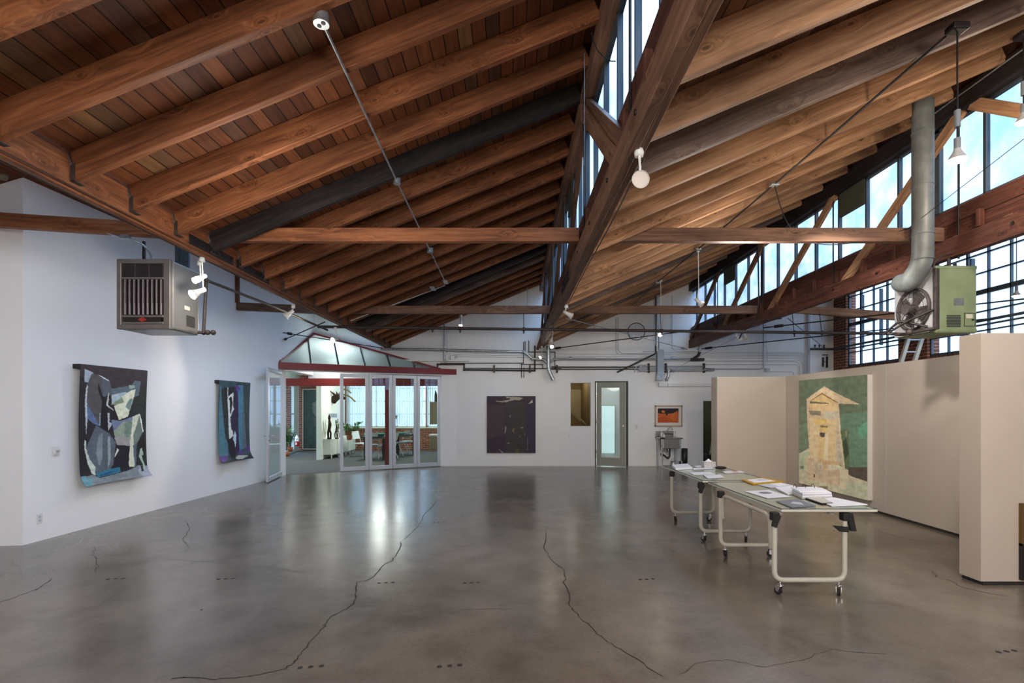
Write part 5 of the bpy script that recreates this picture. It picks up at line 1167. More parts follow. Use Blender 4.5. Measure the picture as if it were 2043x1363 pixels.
def binder():
    q = [tb(1579, 994), tb(1596, 985), tb(1664, 990), tb(1659, 996)]
    a = tb(1600, 996); b_ = tb(1662, 994); c = tb(1640, 983); d = tb(1578, 985)
    q = [d, a, b_, c]; t = thing('ring_binder', (sum(q, Vector())/4), 'thick ring binder lying open with full white pages and three arched rings', 'binder')
    m = MB(); m.prism(q, (0, 0, .006)); m.build('cover', 'label_paper', t)
    cc = sum(q, Vector())/4
    for k in range(4):
        qq = [cc+(p-cc)*(.97-.012*k)+Vector((0, 0, .006+.012*k)) for p in q]; m = MB(); m.prism(qq, (0, 0, .0115)); m.build('page_block', 'paper' if k % 2 else 'paper_grey', t)
    tl = [cc+(p-cc)*.8+Vector((-.03, .02, .055)) for p in q]; m = MB(); m.prism(tl, (0, 0, .010)); m.build('turned_pages', 'paper', t)
    for f in (.12, .48, .84):
        p = tl[0].lerp(tl[3], f)+Vector((0, 0, -.01)) ; m = MB(); dr = (tl[1]-tl[0]).normalized()
        m.tube(arc(p+dr*.03, dr, (0, 0, 1), .052, 0, math.pi, 12), .0028, 6); m.build('ring', 'steel_black', t)
binder()
sheet('paper_stack', [(1340, 931), (1371, 928.6), (1381, 936), (1348, 938.5)], .028, 'paper', 'thick white paper stack at the far corner of the farther table', 'papers')
sheet('paper_stack', [(1381, 930.5), (1400, 929), (1406, 932), (1390, 933)], .006, 'paper', 'thin white papers beside the tissue box', 'papers')
sheet('leaflet', [(1381, 934.5), (1421, 933), (1424, 935.5), (1384, 938)], .003, 'paper', 'white leaflet in front of the tissue box', 'leaflet')
sheet('leaflet', [(1375, 943), (1416, 942), (1428, 947), (1385, 948)], .003, 'paper', 'white leaflet at the middle of the farther table', 'leaflet')
sheet('leaflet', [(1404, 949), (1437, 947.5), (1446, 953), (1412, 955)], .004, 'paper', 'pale leaflet nearest the joint between the tables', 'leaflet')
sheet('leaflet', [(1441, 941), (1478, 940), (1487, 943.5), (1447, 945)], .004, 'paper', 'pale pink leaflet beside the dark pouch', 'leaflet', parts=['page', ('pink_print', 'paper_pink', U(.45, .1, .75, .9), .001), ('pink_border', 'paper_pink', U(0, .85, 1, 1), .001)])
def tissue():
    a = tb(1405, 933.5); b_ = tb(1428, 933.5); x0, x1 = a.x, b_.x; y = a.y; h = .085
    t = thing('tissue_box', ((x0+x1)/2, y+.06, TZ), 'patterned grey tissue box with a white tissue, at the end of the farther table', 'tissue box')
    m = MB(); m.rbox((x0, y, TZ+.001), (x1, y+.12, TZ+h), .004, seg=1); m.build('carton', 'tissue_pattern', t)
    m = MB(); c = Vector(((x0+x1)/2, y+.06, TZ+h)); m.add([c+Vector((-.05, -.02, 0)), c+Vector((.05, -.02, 0)), c+Vector((.04, .03, 0)), c+Vector((-.045, .03, 0)), c+Vector((0, 0, .045)), c+Vector((.02, .01, .03))], [(0, 1, 4), (1, 5, 4), (1, 2, 5), (2, 3, 4, 5), (3, 0, 4)]); m.build('tissue', 'paper', t)
tissue()
c = tb(1438, 937); m = MB(); m.sphere(c+Vector((0, 0, .024)), .024, 14, sc3=(3.6, 1.6, 1.0)); tag(m.build('pouch', 'maroon'), 'dark maroon soft pouch on the farther table', 'pouch')
c = tb(1358, 928); t = thing('stapler', c, 'small black and chrome stapler standing beside the paper stack', 'stapler')
m = MB(); m.rbox((c.x-.02, c.y-.02, c.z), (c.x+.05, c.y+.02, c.z+.012), .004, seg=1); m.rbox((c.x-.022, c.y-.015, c.z+.012), (c.x+.005, c.y+.015, c.z+.06), .005); m.build('base', 'black_gloss', t)
m = MB(); m.cyl((c.x+.015, c.y, c.z+.012), (c.x+.015, c.y, c.z+.058), .010, 12); m.build('roller', 'chrome', t)
# ------------------------------------------------------------------ pipes and conduits
def pipe(name, pts, r, mat, lab, cat='pipe', group=None, rb=.05, fit=None, cap=True):
    o = MB().tube(bend(pts, rb), r, 10)
    for f in (fit or []):
        i, s_ = f; p = Vector(pts[i]); o.sphere(p, r*s_, 10)
    return tag(o.build(name, mat), lab, cat, group)
def wp(L, off): return [bw(x, y, off) for x, y in L]
W_ = BACK
pipe('fire_main', [(-3.9, 10.28, Z(1.66)), (7.3, 10.28, Z(1.525)), (9.1, 10.28, Z(1.50))], .030, 'rust_pipe', 'long dark fire main crossing the whole hall below the ties')
for k, px in enumerate((863, 918, 1045, 1320, 1585, 1640)):
    X_ = (px-CX)*10.28/S; zz = Z(1.66)-(X_+3.9)*.0121; zt_ = Z(1.95) if X_ < 5 else Z(2.0)
    m = MB(); m.cyl((X_, 10.28, zz-.05), (X_, 10.37, zt_), .007, 6); m.tube(arc((X_, 10.28, zz), (1, 0, 0), (0, 0, 1), .038, 0, 2*math.pi, 12)[:-1], .006, 6, closed=True)
    m.cyl((X_, 10.28, zz-.035), (X_, 10.28, zz-.085), .014, 8); tag(m.build('pipe_hanger', 'steel_black'), 'thin rod hanger carrying the fire main, %s from the white wall' % ORD[k], 'pipe hanger', 'rod hangers of the fire main')
pipe('wall_pipe', wp([(873, 733), (873, 727), (926, 727), (926, 738), (1067, 739.5), (1067, 690)], .06), .022, 'rust_pipe', 'thick rusty pipe stepping down beside the red canopy', fit=[(1, 1.4), (2, 1.4), (3, 1.4), (4, 1.4)], rb=.02)
pipe('wall_pipe', wp([(927, 735), (1065, 735.5), (1120, 735.5)], .05), .012, 'rust_pipe', 'thin rusty pipe just above the thick stepped pipe', rb=.02)
pipe('wall_pipe', wp([(878, 725), (1044.5, 724.5), (1044.5, 682)], .06), .010, 'rust_pipe', 'slim rusty pipe turning up near the middle truss', rb=.02, fit=[(1, 1.6)])
pipe('wall_pipe', wp([(1047.5, 681), (1047.5, 703)], .09), .012, 'rust_pipe', 'short upright rusty pipe stub at the middle truss')
pipe('wall_pipe', wp([(1055, 680), (1055, 702.5), (1107, 702.5), (1107, 735)], .08), .012, 'rust_pipe', 'rusty pipe stepping down behind the galvanized stack', rb=.02, fit=[(1, 1.5), (2, 1.5)])
pipe('wall_pipe', wp([(1040.5, 754), (1040.5, 727), (1083, 727), (1083, 735)], .09), .011, 'rust_pipe', 'rusty drop pipe with a long open lower end', rb=.02, fit=[(1, 1.5)])
pipe('wall_pipe', wp([(1045.2, 754), (1045.2, 733)], .09), .010, 'rust_pipe', 'short rusty drop pipe parallel to the long one')
for k, px in enumerate((986, 1057, 1111)):
    m = MB(); a_ = bw(px-1.6, 729, .0); b_ = bw(px+1.6, 744, .0); m.box((a_.x, W_-.10, b_.z), (b_.x, W_-.0, a_.z)); tag(m.build('pipe_clamp', 'rust_pipe'), 'iron strut clamp on the rusty far-wall pipes, %s from the red canopy' % ORD[k], 'clamp', 'strut clamps on the far wall')
pipe('wall_pipe', wp([(760, 696), (860, 697.5), (1045, 702)], .14), .034, 'galv', 'galvanized main on the far wall beside the red canopy peak')
pipe('wall_pipe', wp([(1045, 702), (1052, 707), (1062, 716), (1085, 717.5), (1091, 724)], .16), .036, 'galv', 'galvanized elbow joining the main to the vertical stack', rb=.1, fit=[(0, 1.5), (2, 1.4)])
pipe('duct_stack', wp([(1094, 690), (1094, 738), (1104, 758.5)], .17), .055, 'galv', 'galvanized stack with a kicked-out lower end below the middle truss', cat='duct', rb=.12)
for k, y in enumerate((708, 716, 726, 733)):
    pass
pipe('wall_pipe', wp([(1098, 724), (1103, 717), (1120, 716), (1385, 716.3)], .14), .030, 'galv_paint', 'painted main running from the stack towards the brick wall', rb=.08)
pipe('wall_pipe', wp([(1403, 717.5), (1378, 717.5)], .16), .040, 'rust_pipe', 'dark capped pipe end below the windowed truss', fit=[(0, 1.1)])
pipe('wall_pipe', wp([(1384, 716), (1394, 709), (1396.5, 700), (1396.5, 688)], .17), .040, 'rust_pipe', 'dark curved elbow rising to the windowed truss', rb=.12)
pipe('wall_pipe', wp([(1396.5, 703), (1396.5, 688)], .17), .048, 'conduit_white', 'short white sleeve at the far end of the windowed truss')
for k, px in enumerate((1137, 1339)):
    m = MB(); a_ = bw(px-3, 712.5); b_ = bw(px+3, 720); m.cyl((a_.x, W_-.14, (a_.z+b_.z)/2), (b_.x, W_-.14, (a_.z+b_.z)/2), .042, 14); tag(m.build('pipe_coupling', 'galv'), 'bulky coupling on the painted main, %s' % ('next to the stack' if k == 0 else 'by the pale duct'), 'coupling')
pipe('wall_pipe', wp([(1100, 732.5), (1275, 732.5)], .07), .016, 'rust_pipe', 'dark upper pipe of the pair right of the stack')
pipe('wall_pipe', wp([(1100, 736.6), (1275, 736.6)], .06), .013, 'rust_pipe', 'dark lower pipe of the pair right of the stack')
m = MB(); 
for px in (1293, 1327, 1403):
    a_ = bw(px-1.5, 725.5); b_ = bw(px+1.5, 744); m = MB(); m.box((a_.x, W_-.10, b_.z), (b_.x, W_, a_.z)); tag(m.build('pipe_clamp', 'steel_black'), 'upright strut bracket on the far wall, %s the pale duct' % {1293: 'just before', 1327: 'just after', 1403: 'farthest past'}[px], 'bracket')
for k, (y, r) in enumerate(((730.5, .012), (733, .008), (736, .010))):
    pipe('wall_pipe', wp([(1275, y), (1404, y)], .08), r, 'galv_paint', '%s of the three thin painted pipes crossing behind the pale duct' % ['upper', 'middle', 'lower'][k])
pipe('wall_pipe', wp([(1276, 740), (1424, 739.5)], .08), .020, 'galv_paint', 'thicker painted pipe with a valve under the three thin pipes')
pipe('wall_pipe', wp([(1334, 738), (1334, 749), (1330, 757)], .12), .034, 'galv', 'short downturned galvanized spout next to the pale duct', rb=.05, fit=[(2, 1.4)])
m = MB(); c = bw(1343, 739, .1); m.cyl(c-Vector((.05, 0, 0)), c+Vector((.05, 0, 0)), .045, 12); tag(m.build('pipe_valve', 'galv'), 'stubby pipe valve beside the downturned spout', 'valve')
m = MB(); c = bw(1416, 737.5, .1); m.cyl(c-Vector((.13, 0, 0)), c+Vector((.13, 0, 0)), .036, 12); m.sphere(c-Vector((.13, 0, 0)), .045, 10); tag(m.build('pipe_valve', 'galv'), 'long pipe valve on the far wall below the windowed truss', 'valve')
for k, px in enumerate((1268, 1276)):
    pipe('conduit_elbow', wp([(px-2, 743), (px-1, 735), (px+4, 729), (px+14, 728)], .09), .014, 'conduit_white', 'curved white conduit elbow, %s of a pair' % ['outer', 'inner'][k], cat='conduit', rb=.08)
# pale duct: round above, rectangular below
t = thing('wall_duct', bw(1312, 760, .2), 'tall pale duct, round above and boxed below, on the far wall', 'duct')
m = MB(); m.tube(wp([(1311, 590), (1311, 702)], .22), .055, 20); m.build('round_duct', 'galv', t)
m = MB(); a_ = bw(1306, 700); b_ = bw(1318, 745); m.box((a_.x, W_-.30, b_.z), (b_.x, W_-.12, a_.z)); m.build('box_duct', 'galv_paint', t)
m = MB(); a_ = bw(1306, 744); b_ = bw(1318, 744); q = [Vector((a_.x, W_-.30, a_.z)), Vector((b_.x, W_-.30, a_.z)), Vector((b_.x-.01, W_-.34, a_.z-.22)), Vector((a_.x-.04, W_-.34, a_.z-.22))]; m.prism(q, (0, .18, 0)); m.build('duct_outlet', 'galv', t)
m = MB(); m.tube(wp([(1308, 690), (1308, 705), (1303, 709)], .30), .02, 8); m.build('side_pipe', 'steel_black', t)
m = MB(); a_ = bw(1307, 706, .25); b_ = bw(1231, 743, .05); m.tube([a_, b_], .022, 8); tag(m.build('diagonal_strut', 'rust_pipe'), 'slanting brown rod from the pale duct down to the far wall', 'rod')
# thin parallel conduits with the stacked bends
ys = [702, 704.5, 708, 711, 714, 718, 721.5, 727.5]
for k, y in enumerate(ys):
    xb = 1612-k*1.9 if k < 6 else 1596-(k-6)*1.5; r_ = .28-.02*k
    x0 = [1282, 1320, 1320, 1282, 1320, 1282, 1320, 1405][k]
    pipe('electrical_conduit', wp([(x0, y), (xb, y+ (1.5 if k < 6 else 0)), (xb, 750)], .03), .0085, 'conduit_white', 'thin white conduit bending down by the brick wall, %s from the top' % ORD[k], cat='conduit', group='stacked white conduits on the far wall', rb=r_*1.2)
for k, y in enumerate((706, 710, 713.5)):
    pipe('electrical_conduit', wp([(905, y-2), (1044, y), (1300, y+1.5)], .025), .007, 'conduit_white', 'faint wall-coloured conduit behind the galvanized main, %s from top' % ORD[k], cat='conduit', rb=.02)
pipe('electrical_conduit', wp([(1229.5, 636), (1229.5, 703), (1234, 707.5), (1300, 708)], .03), .011, 'conduit_white', 'outer white conduit curving beside the round wall vent', cat='conduit', rb=.2)
pipe('electrical_conduit', wp([(1233.5, 632), (1233.5, 700), (1240, 705), (1300, 705.5)], .03), .009, 'conduit_white', 'inner white conduit curving beside the round wall vent', cat='conduit', rb=.2)
pipe('electrical_conduit', wp([(1341, 590), (1341, 696), (1350, 701.5), (1390, 701.5)], .03), .010, 'conduit_white', 'white conduit dropping between the pale duct and the windowed truss', cat='conduit', rb=.2)
pipe('wall_pipe', wp([(1523.5, 640), (1523.5, 735)], .10), .024, 'conduit_white', 'upright white pipe dropping from the windowed truss', rb=.05)
pipe('electrical_conduit', wp([(1528, 640), (1528, 690), (1531, 697), (1531, 722)], .04), .007, 'conduit_white', 'thin kinked cable beside the upright white pipe', cat='conduit', rb=.05)
pipe('wall_pipe', wp([(1612.5, 625), (1612.5, 748)], .05), .020, 'conduit_white', 'upright white pipe nearest the brick wall')
pipe('wall_pipe', wp([(1615.5, 625), (1615.5, 748)], .05), .010, 'conduit_white', 'thin upright conduit against the pipe nearest the brick wall', cat='conduit')
m = MB(); a_ = bw(1524, 735); b_ = bw(1532, 742); m.box((a_.x, W_-.12, b_.z), (b_.x, W_, a_.z)); tag(m.build('junction_box', 'conduit_white'), 'pale junction box at the foot of the upright white pipe', 'junction box')
m = MB(); m.tube(bend(wp([(1532, 741), (1582, 742), (1585, 750)], .03), .1), .009, 8); tag(m.build('electrical_conduit', 'conduit_white'), 'low white conduit leaving the pale junction box', 'conduit')
pipe('wall_pipe', wp([(1404, 736), (1516, 736), (1523.5, 733)], .09), .018, 'conduit_white', 'white pipe leading to the foot of the upright white pipe', rb=.05)
pipe('wall_pipe', wp([(887.5, 646), (887.5, 719), (891, 723)], .12), .030, 'galv', 'upright galvanized pipe behind the red canopy end', rb=.06)
m = MB(); c = bw(904, 714); m.rbox((c.x-.07, W_-.09, c.z-.06), (c.x+.05, W_, c.z+.06), .01); m.cyl(c+Vector((.05, -.05, .0)), c+Vector((.12, -.05, .03)), .02, 8); tag(m.build('junction_box', 'galv'), 'grey junction box above the red canopy end', 'junction box')
# cable tray
t = thing('cable_trunking', bw(1370, 772), 'white boxed trunking on the far wall above the sink', 'trunking')
m = MB(); a_ = bw(1331, 765.5); b_ = bw(1470, 771.5); m.box((a_.x, W_-.10, b_.z), (b_.x, W_, a_.z)); m.build('channel', 'lamp_white', t)
m = MB(); a_ = bw(1313, 764); b_ = bw(1322, 771); m.box((a_.x, W_-.12, b_.z), (b_.x, W_, a_.z)); q0_ = bw(1322, 766, .1); m.prism([bw(1322, 765, .1), bw(1332, 766.5, .1), bw(1332, 771.5, .1), bw(1322, 770, .1)], (0, .09, 0)); m.build('end_box', 'lamp_white', t)
# round disc
c = bw(1269, 662); t = thing('round_vent', (c.x, W_-.03, c.z-.25), 'round blanked vent cover on the upper far wall', 'vent')
m = MB(); m.cyl(c+Vector((0, -.03, 0)), c+Vector((0, -.004, 0)), .235, 40); m.build('disc', 'vent_disc', t)
m = MB(); m.tube(arc(c+Vector((0, -.035, 0)), (1, 0, 0), (0, 0, 1), .24, 0, 2*math.pi, 40)[:-1], .010, 6, closed=True)
for k in range(12): a_ = k*math.pi/6; m.cyl(c+Vector((.34*math.cos(a_), -.008, .34*math.sin(a_))), c+Vector((.34*math.cos(a_), 0, .34*math.sin(a_))), .007, 6)
m.build('rim', 'steel_black', t); m = MB()
for dx in (-.02, .07): m.box((c.x+dx-.004, W_-.034, c.z-.23), (c.x+dx+.004, W_-.03, c.z+.23))
m.build('seam', 'galv', t)
# black fixture on the far wall near the brick corner
t = thing('wall_bracket', bw(1644.5, 735), 'black slotted bracket on the far wall beside the brick corner', 'bracket')
m = MB()
for q in ((1640, 713.5, 1642, 732), (1647.5, 711.5, 1650, 734), (1640, 708, 1650, 709.5), (1643.5, 722, 1648, 723)): a_ = bw(q[0], q[1]); b_ = bw(q[2], q[3]); m.box((a_.x, W_-.05, b_.z), (b_.x, W_, a_.z))
m.build('slotted_bars', 'black', t)
t = thing('valve_manifold', bw(1640, 698, .1), 'dark row of pipe valves sticking out of the brick corner', 'valve')
m = MB(); m.tube(wp([(1617, 696.5), (1690, 696.5)], .12), .030, 10); m.build('header_pipe', 'rust_pipe', t)
for px in (1626, 1635, 1644): c = bw(px, 693.5, .12); m = MB(); m.cyl(c, c+Vector((0, 0, .07)), .016, 8); m.cyl(c+Vector((-.03, 0, .07)), c+Vector((.03, 0, .07)), .012, 8); m.build('valve_handle', 'rust_pipe', t)
pipe('wall_pipe', [bw(1665, 697, .14), (9.0, 13.9, Z(1.70)), (9.0, 6.5, Z(1.70))], .028, 'window_steel', 'dark pipe running along the brick wall across the steel windows', rb=.05)
pipe('wall_pipe', [(9.02, 13.9, Z(1.62)), (9.02, 6.5, Z(1.62))], .02, 'window_steel', 'second dark pipe just below the first along the steel windows')
# ------------------------------------------------------------------ bracing rods and cables
def rod(a, b, r, lab, mat='steel_black', cat='rod', name='brace_rod', turn=True):
    a = Vector(a); b = Vector(b); m = MB(); m.tube([a, b], r, 6)
    if turn: q = a.lerp(b, .04); q2 = a.lerp(b, .07); m.tube([q, q2], r*2.6, 8)
    return tag(m.build(name, mat), lab, cat)
zr = Z(1.69)
rod((4.92, 14.36, zr), (1.0, 9.5, zr), .010, 'thin pale brace rod slanting from the middle truss to the windowed truss', 'galv')
rod((1.05, 14.36, zr), (5.0, 9.5, zr), .012, 'dark brace rod rising from the galvanized stack to the windowed truss')
rod((5.2, 14.36, zr), (9.05, 9.3, zr), .012, 'dark brace rod from the far end of the windowed truss towards the brick wall')
rod((8.8, 14.36, zr), (5.12, 9.5, zr), .008, 'thin brace rod slanting down to the valve row')
rod((5.2, 10.6, zr), (9.0, 6.6, zr), .012, 'dark brace rod rising steeply past the fire main to the green heater')
rod((-5.55, 12.45, zr), (-3.62, 9.9, zr), .012, 'dark brace rod from the white wall over the canopy peak')
rod((-5.1, 11.4, zr+.02), (-3.6, 14.3, zr+.02), .012, 'dark brace rod running along above the canopy towards the far wall')
rod(at(1655, 577, 8.0), at(2043, 277, 4.3), .0035, 'thin slack steel wire crossing in front of the bright high windows', cat='wire', name='steel_wire', turn=False)
rod(at(1320, 750, 14.2), at(1655, 577, 8.0), .003, 'thin steel wire continuing down to the far wall', cat='wire', name='steel_wire', turn=False)
# ------------------------------------------------------------------ joist-mounted conduit run, bay over white wall
pl = [on_under(641, 40, 0, .02), on_under(792, 362, 0, .02), on_under(858, 500, 0, .02), on_under(888, 562, 0, .02)]
t = thing('ceiling_conduit', pl[0], 'long galvanized conduit with round boxes clipped under the red joists', 'conduit')
m = MB(); m.tube(pl, .0105, 8); m.build('conduit_tube', 'galv', t)
for k, (p, r) in enumerate(((pl[0], .052), (pl[1], .042), (pl[2], .05))):
    m = MB(); m.cyl(p+Vector((0, 0, -.03)), p+Vector((0, 0, .04)), r, 20); b = m.build('round_box', 'galv', t)
    if k == 0:
        for a_, c_ in ((-.018, .012), (.018, -.012)): m = MB(); m.cyl(p+Vector((a_, c_, -.034)), p+Vector((a_, c_, -.029)), .015, 12); m.build('socket', 'black', b)
m = MB(); p = pl[3]; m.box((p.x-.03, p.y-.13, p.z-.02), (p.x+.05, p.y+.13, p.z)); m.build('mounting_plate', 'galv', t)
m = MB(); p = on_under(862, 575, 0, .03); m.box((p.x-.03, p.y-.15, p.z-.02), (p.x+.06, p.y+.15, p.z)); m.build('mounting_plate', 'galv', t)
m = MB(); m.tube([on_under(888, 570, 0, .03), on_under(790, 606, 0, .03), on_under(700, 640, 0, .03)], .0105, 8); m.build('conduit_branch', 'galv', t)
xl = XL[0]; m = MB(); m.tube([(xl-.012, 1.5, Z(1.735)), (xl-.012, 5.9, Z(1.735)), (xl-.012, BACK-.1, Z(1.735))], .013, 8); tag(m.build('truss_conduit', 'steel_black'), 'dark conduit clipped along the lower edge of the red truss', 'conduit')
m = MB(); m.tube(bend([(.905, 3.5, Z(1.72)), (.915, 4.8, Z(1.715)), (.905, 6.2, Z(1.72)), (.91, 8.3, Z(1.715))], .3), .006, 8); tag(m.build('truss_conduit', 'rust_pipe'), 'galvanized conduit snaking along the middle truss underside', 'conduit')
m = MB(); m.tube(bend([at(1053, 610, 14.0), at(1052, 570, 14.0), at(1040, 563, 14.1), at(1020, 563, 14.2), at(930, 600, 14.3), at(860, 633, 14.35)], .1), .010, 8); tag(m.build('ceiling_cable', 'galv'), 'pale cable looping down the last red joists by the far wall', 'cable')
# black cable run in the middle bay
cb = [on_under(1900, 62, 1, .02), on_under(1545, 368, 1, .02), on_under(1393, 497, 1, .02), on_under(1312, 563, 1, .02), on_under(1255, 615, 1, .02)]
m = MB(); m.tube(cb, .0105, 8); tag(m.build('ceiling_cable', 'black'), 'thick black cable slanting under the tan joists', 'cable')
c2 = [on_under(2050, 92, 1, .03), on_under(1880, 215, 1, .03), on_under(1600, 425, 1, .03), on_under(1450, 520, 1, .03), on_under(1345, 590, 1, .03)]
m = MB(); m.tube(c2, .008, 8); tag(m.build('ceiling_cable', 'galv'), 'thin pale conduit under the tan joists beside the top of the flue', 'cable')
for k, p in enumerate(cb[1:4]):
    m = MB(); m.rbox(p+Vector((-.05, -.035, -.02)), p+Vector((.05, .035, .02)), .01); tag(m.build('junction_box', 'galv'), 'small junction box on the black cable, %s from the nearest pendant lamp' % ORD[k], 'junction box', 'boxes on the black cable')
# ------------------------------------------------------------------ lamps
def pendant(top, z_bulb, lab, big=True, joint=True):
    top = Vector(top); t = thing('pendant_lamp', (top.x, top.y, z_bulb), lab, 'pendant lamp')
    h = top.z-z_bulb; zc = z_bulb+.165
    m = MB(); m.rbox(top+Vector((-.06, -.045, -.02)), top+Vector((.06, .045, .03)), .012); m.build('ceiling_box', 'steel_black', t)
    m = MB(); m.tube([top, (top.x, top.y, zc)], .0055, 8); m.build('cord', 'black', t)
    if joint:
        m = MB(); m.cyl((top.x, top.y, zc+.08), (top.x, top.y, zc+.20), .019, 12); m.build('connector', 'galv_paint', t)
    m = MB(); m.cyl((top.x, top.y, zc-.075), (top.x, top.y, zc), .021, 14); m.build('socket', 'galv_paint', t)
    m = MB(); m.lathe([(.022, .09), (.026, .07), (.050, .03), (.058, .012)], (top.x, top.y, z_bulb), n=20); m.build('reflector', 'lamp_white', t)
    m = MB(); m.lathe([(.058, .012), (.050, .0), (.03, -.006), (0, -.008)], (top.x, top.y, z_bulb), n=20); m.build('bulb_face', 'lit_warm', t)
    lamp((top.x, top.y, z_bulb-.06), 32, .05, (1, .82, .62), 'pendant_light')
pt = on_under(1910, 58, 1, .03); pendant(pt, at(1908, 322, pt.y).z, 'lit pendant reflector lamp hanging on a long black cord beside the flue duct')
pt = at(2042, 100, 4.5); pendant((pt.x, pt.y, under(1, min(pt.x, 4.8))-.03), at(2042, 246, 4.5).z, 'lit pendant lamp half cut by the edge, in front of the high windows')
pt = at(2028, 560, 8.1); pendant((pt.x, pt.y, under(2, pt.x)-.02), at(2028, 592, 8.1).z, 'small unlit-looking pendant lamp in front of the steel windows above the partition', joint=False)
def track(mount, stem_end, head, direction, lab, lit=False, r=.052, flat=False):
    mount = Vector(mount); head = Vector(head); dr = Vector(direction).normalized()
    t = thing('spotlight', mount, lab, 'spotlight')
    m = MB(); m.lathe([(0, -.024), (.028, -.024), (.032, .0), (.024, .03), (0, .03)], mount, n=18); m.build('mounting_box', 'lamp_white', t)
    m = MB(); m.tube([mount, Vector(stem_end), head-dr*(.03 if flat else .12)], .008, 8); m.build('stem', 'lamp_white', t)
    m = MB(); q = .35 if flat else 1; m.lathe([(0, -.16*q), (.026, -.16*q), (.028, -.09*q), (.04, -.04*q), (r, 0), (r*1.04, .004), (r*.96, .006)], head, dr, 22); m.build('lamp_head', 'lamp_white', t)
    m = MB(); m.lathe([(r*.94, .002), (r*.7, .006), (0, .009)], head, dr, 22); m.build('lamp_face', 'lit' if lit else 'lamp_glass', t)
    if lit: spot(head+dr*.06, head+dr*3, lit, 80, .04)
mt = at(1275, 305, 3.42); track(mt, at(1277, 335, 3.40), at(1278, 358, 3.36), (.0, -1, -.12), 'unlit spotlight facing the camera under the near part of the middle truss', r=.056, flat=True)
mt = at(1130, 612, 8.44); track(mt, at(1128, 620, 8.44), at(1141, 631, 8.36), (.9, -.3, -.6), 'white cone spotlight halfway along the middle truss', r=.05)
mt = at(1103, 655, 11.2); track(mt, at(1103, 668, 11.2), at(1099, 684, 11.15), (-.2, -.4, -.9), 'white spotlight hanging straight down near the far end of the middle truss')
mt = at(1102, 684, 13.6); track(mt, at(1102, 686, 13.6), at(1101, 692, 13.5), (-.3, -.8, -.4), 'lit spotlight tucked at the very end of the middle truss', lit=3, r=.05)
mt = at(1081, 692, 14.0); track(mt, at(1081, 703, 14.0), at(1078, 713, 13.9), (-.6, -.5, -.6), 'small lit spotlight beside the galvanized stack', lit=5, r=.045)
mt = at(920, 631, 10.45); track(mt, at(920, 640, 10.45), at(919, 649, 10.4), (0, -.4, -.9), 'small lit spotlight under the farther tie of the white wall bay', lit=5, r=.04)
mt = at(403, 519, 5.75); 
track(mt, at(405, 576, 5.75), at(384, 588, 5.66), (-.40, -.75, -.55), 'large lit spotlight on a long stem beside the grey heater', lit=8, r=.055)
mt = at(399, 526, 6.0); track(mt, at(400, 556, 6.0), at(388, 560, 5.95), (-.35, -.75, -.55), 'smaller lit spotlight behind the large one beside the grey heater', lit=4, r=.038)
mt = at(585, 612, 8.15); track(mt, at(584, 620, 8.15), at(569, 632, 8.1), (-.7, -.3, -.7), 'unlit white cone spotlight on the red truss before the canopy', r=.06)
mt = at(669, 656, 10.1); track(mt, at(672, 667, 10.1), at(664, 679, 10.0), (-.35, -.8, -.3), 'lit spotlight shining towards the room above the canopy', lit=60, r=.055)
pj = on_under(1393, 500, 1, .02); mt = pj
t_ = at(1396, 590, pj.y); track(mt, at(1394, 575, pj.y), at(1401, 608, pj.y-.05), (.6, -.4, -.7), 'white spotlight hung on a long cable loop before the far high windows', r=.055)
mt = on_under(1318, 560, 1, .02); track(mt, at(1320, 655, mt.y), at(1317, 668, mt.y-.05), (-.3, -.7, -.5), 'lit spotlight hung in front of the pale duct', lit=3, r=.045)
mt = at(1469, 663, 11.4); track(mt, at(1471, 668, 11.4), at(1478, 679, 11.35), (.6, -.3, -.8), 'small grey spotlight tilted below the windowed truss', r=.045)
mt = at(1488, 655, 11.2); track(mt, at(1488, 664, 11.2), at(1488, 676, 11.15), (0, -.5, -.8), 'small grey spotlight hanging straight below the windowed truss', r=.055)
mt = at(0, 352, 6.0); m = MB(); m.lathe([(0, -.03), (.05, -.03), (.06, .02), (0, .03)], at(4, 352, 5.9), n=18); tag(m.build('round_fixture', 'cab_tan'), 'small round fixture at the top corner beside the nearest truss', 'fixture')
# cable loop from the box at (1545,370)
m = MB(); m.tube(bend([cb[1], at(1556, 410, 6.2), at(1570, 445, 6.1), at(1600, 480, 6.0), at(1650, 490, 5.95), at(1720, 483, 5.95), at(1815, 455, 5.9)], .4), .006, 6); tag(m.build('ceiling_cable', 'black'), 'loose black cable sagging from a junction box over the middle tie', 'cable')
m = MB(); m.tube(bend([at(1180, 65, 4.4), at(1190, 100, 4.4), at(1215, 122, 4.3), at(1228, 122, 4.2)], .2), .005, 6); tag(m.build('ceiling_cable', 'black'), 'short drooping wire beside the middle high windows', 'cable')
m = MB(); m.tube([at(1166, 105, 4.5), at(1165, 330, 4.5)], .0018, 6); tag(m.build('pull_cord', 'galv'), 'thin pale pull cord hanging beside the middle high windows', 'cord')
# conduit drop on windowed truss far end
m = MB(); m.tube(bend([at(1512, 480, 9.7), at(1514, 600, 9.7), at(1510, 640, 9.9), at(1482, 662, 10.6), at(1475, 675, 10.9)], .2), .014, 8); tag(m.build('truss_cable', 'black'), 'black cable looping down the far half of the windowed truss', 'cable')
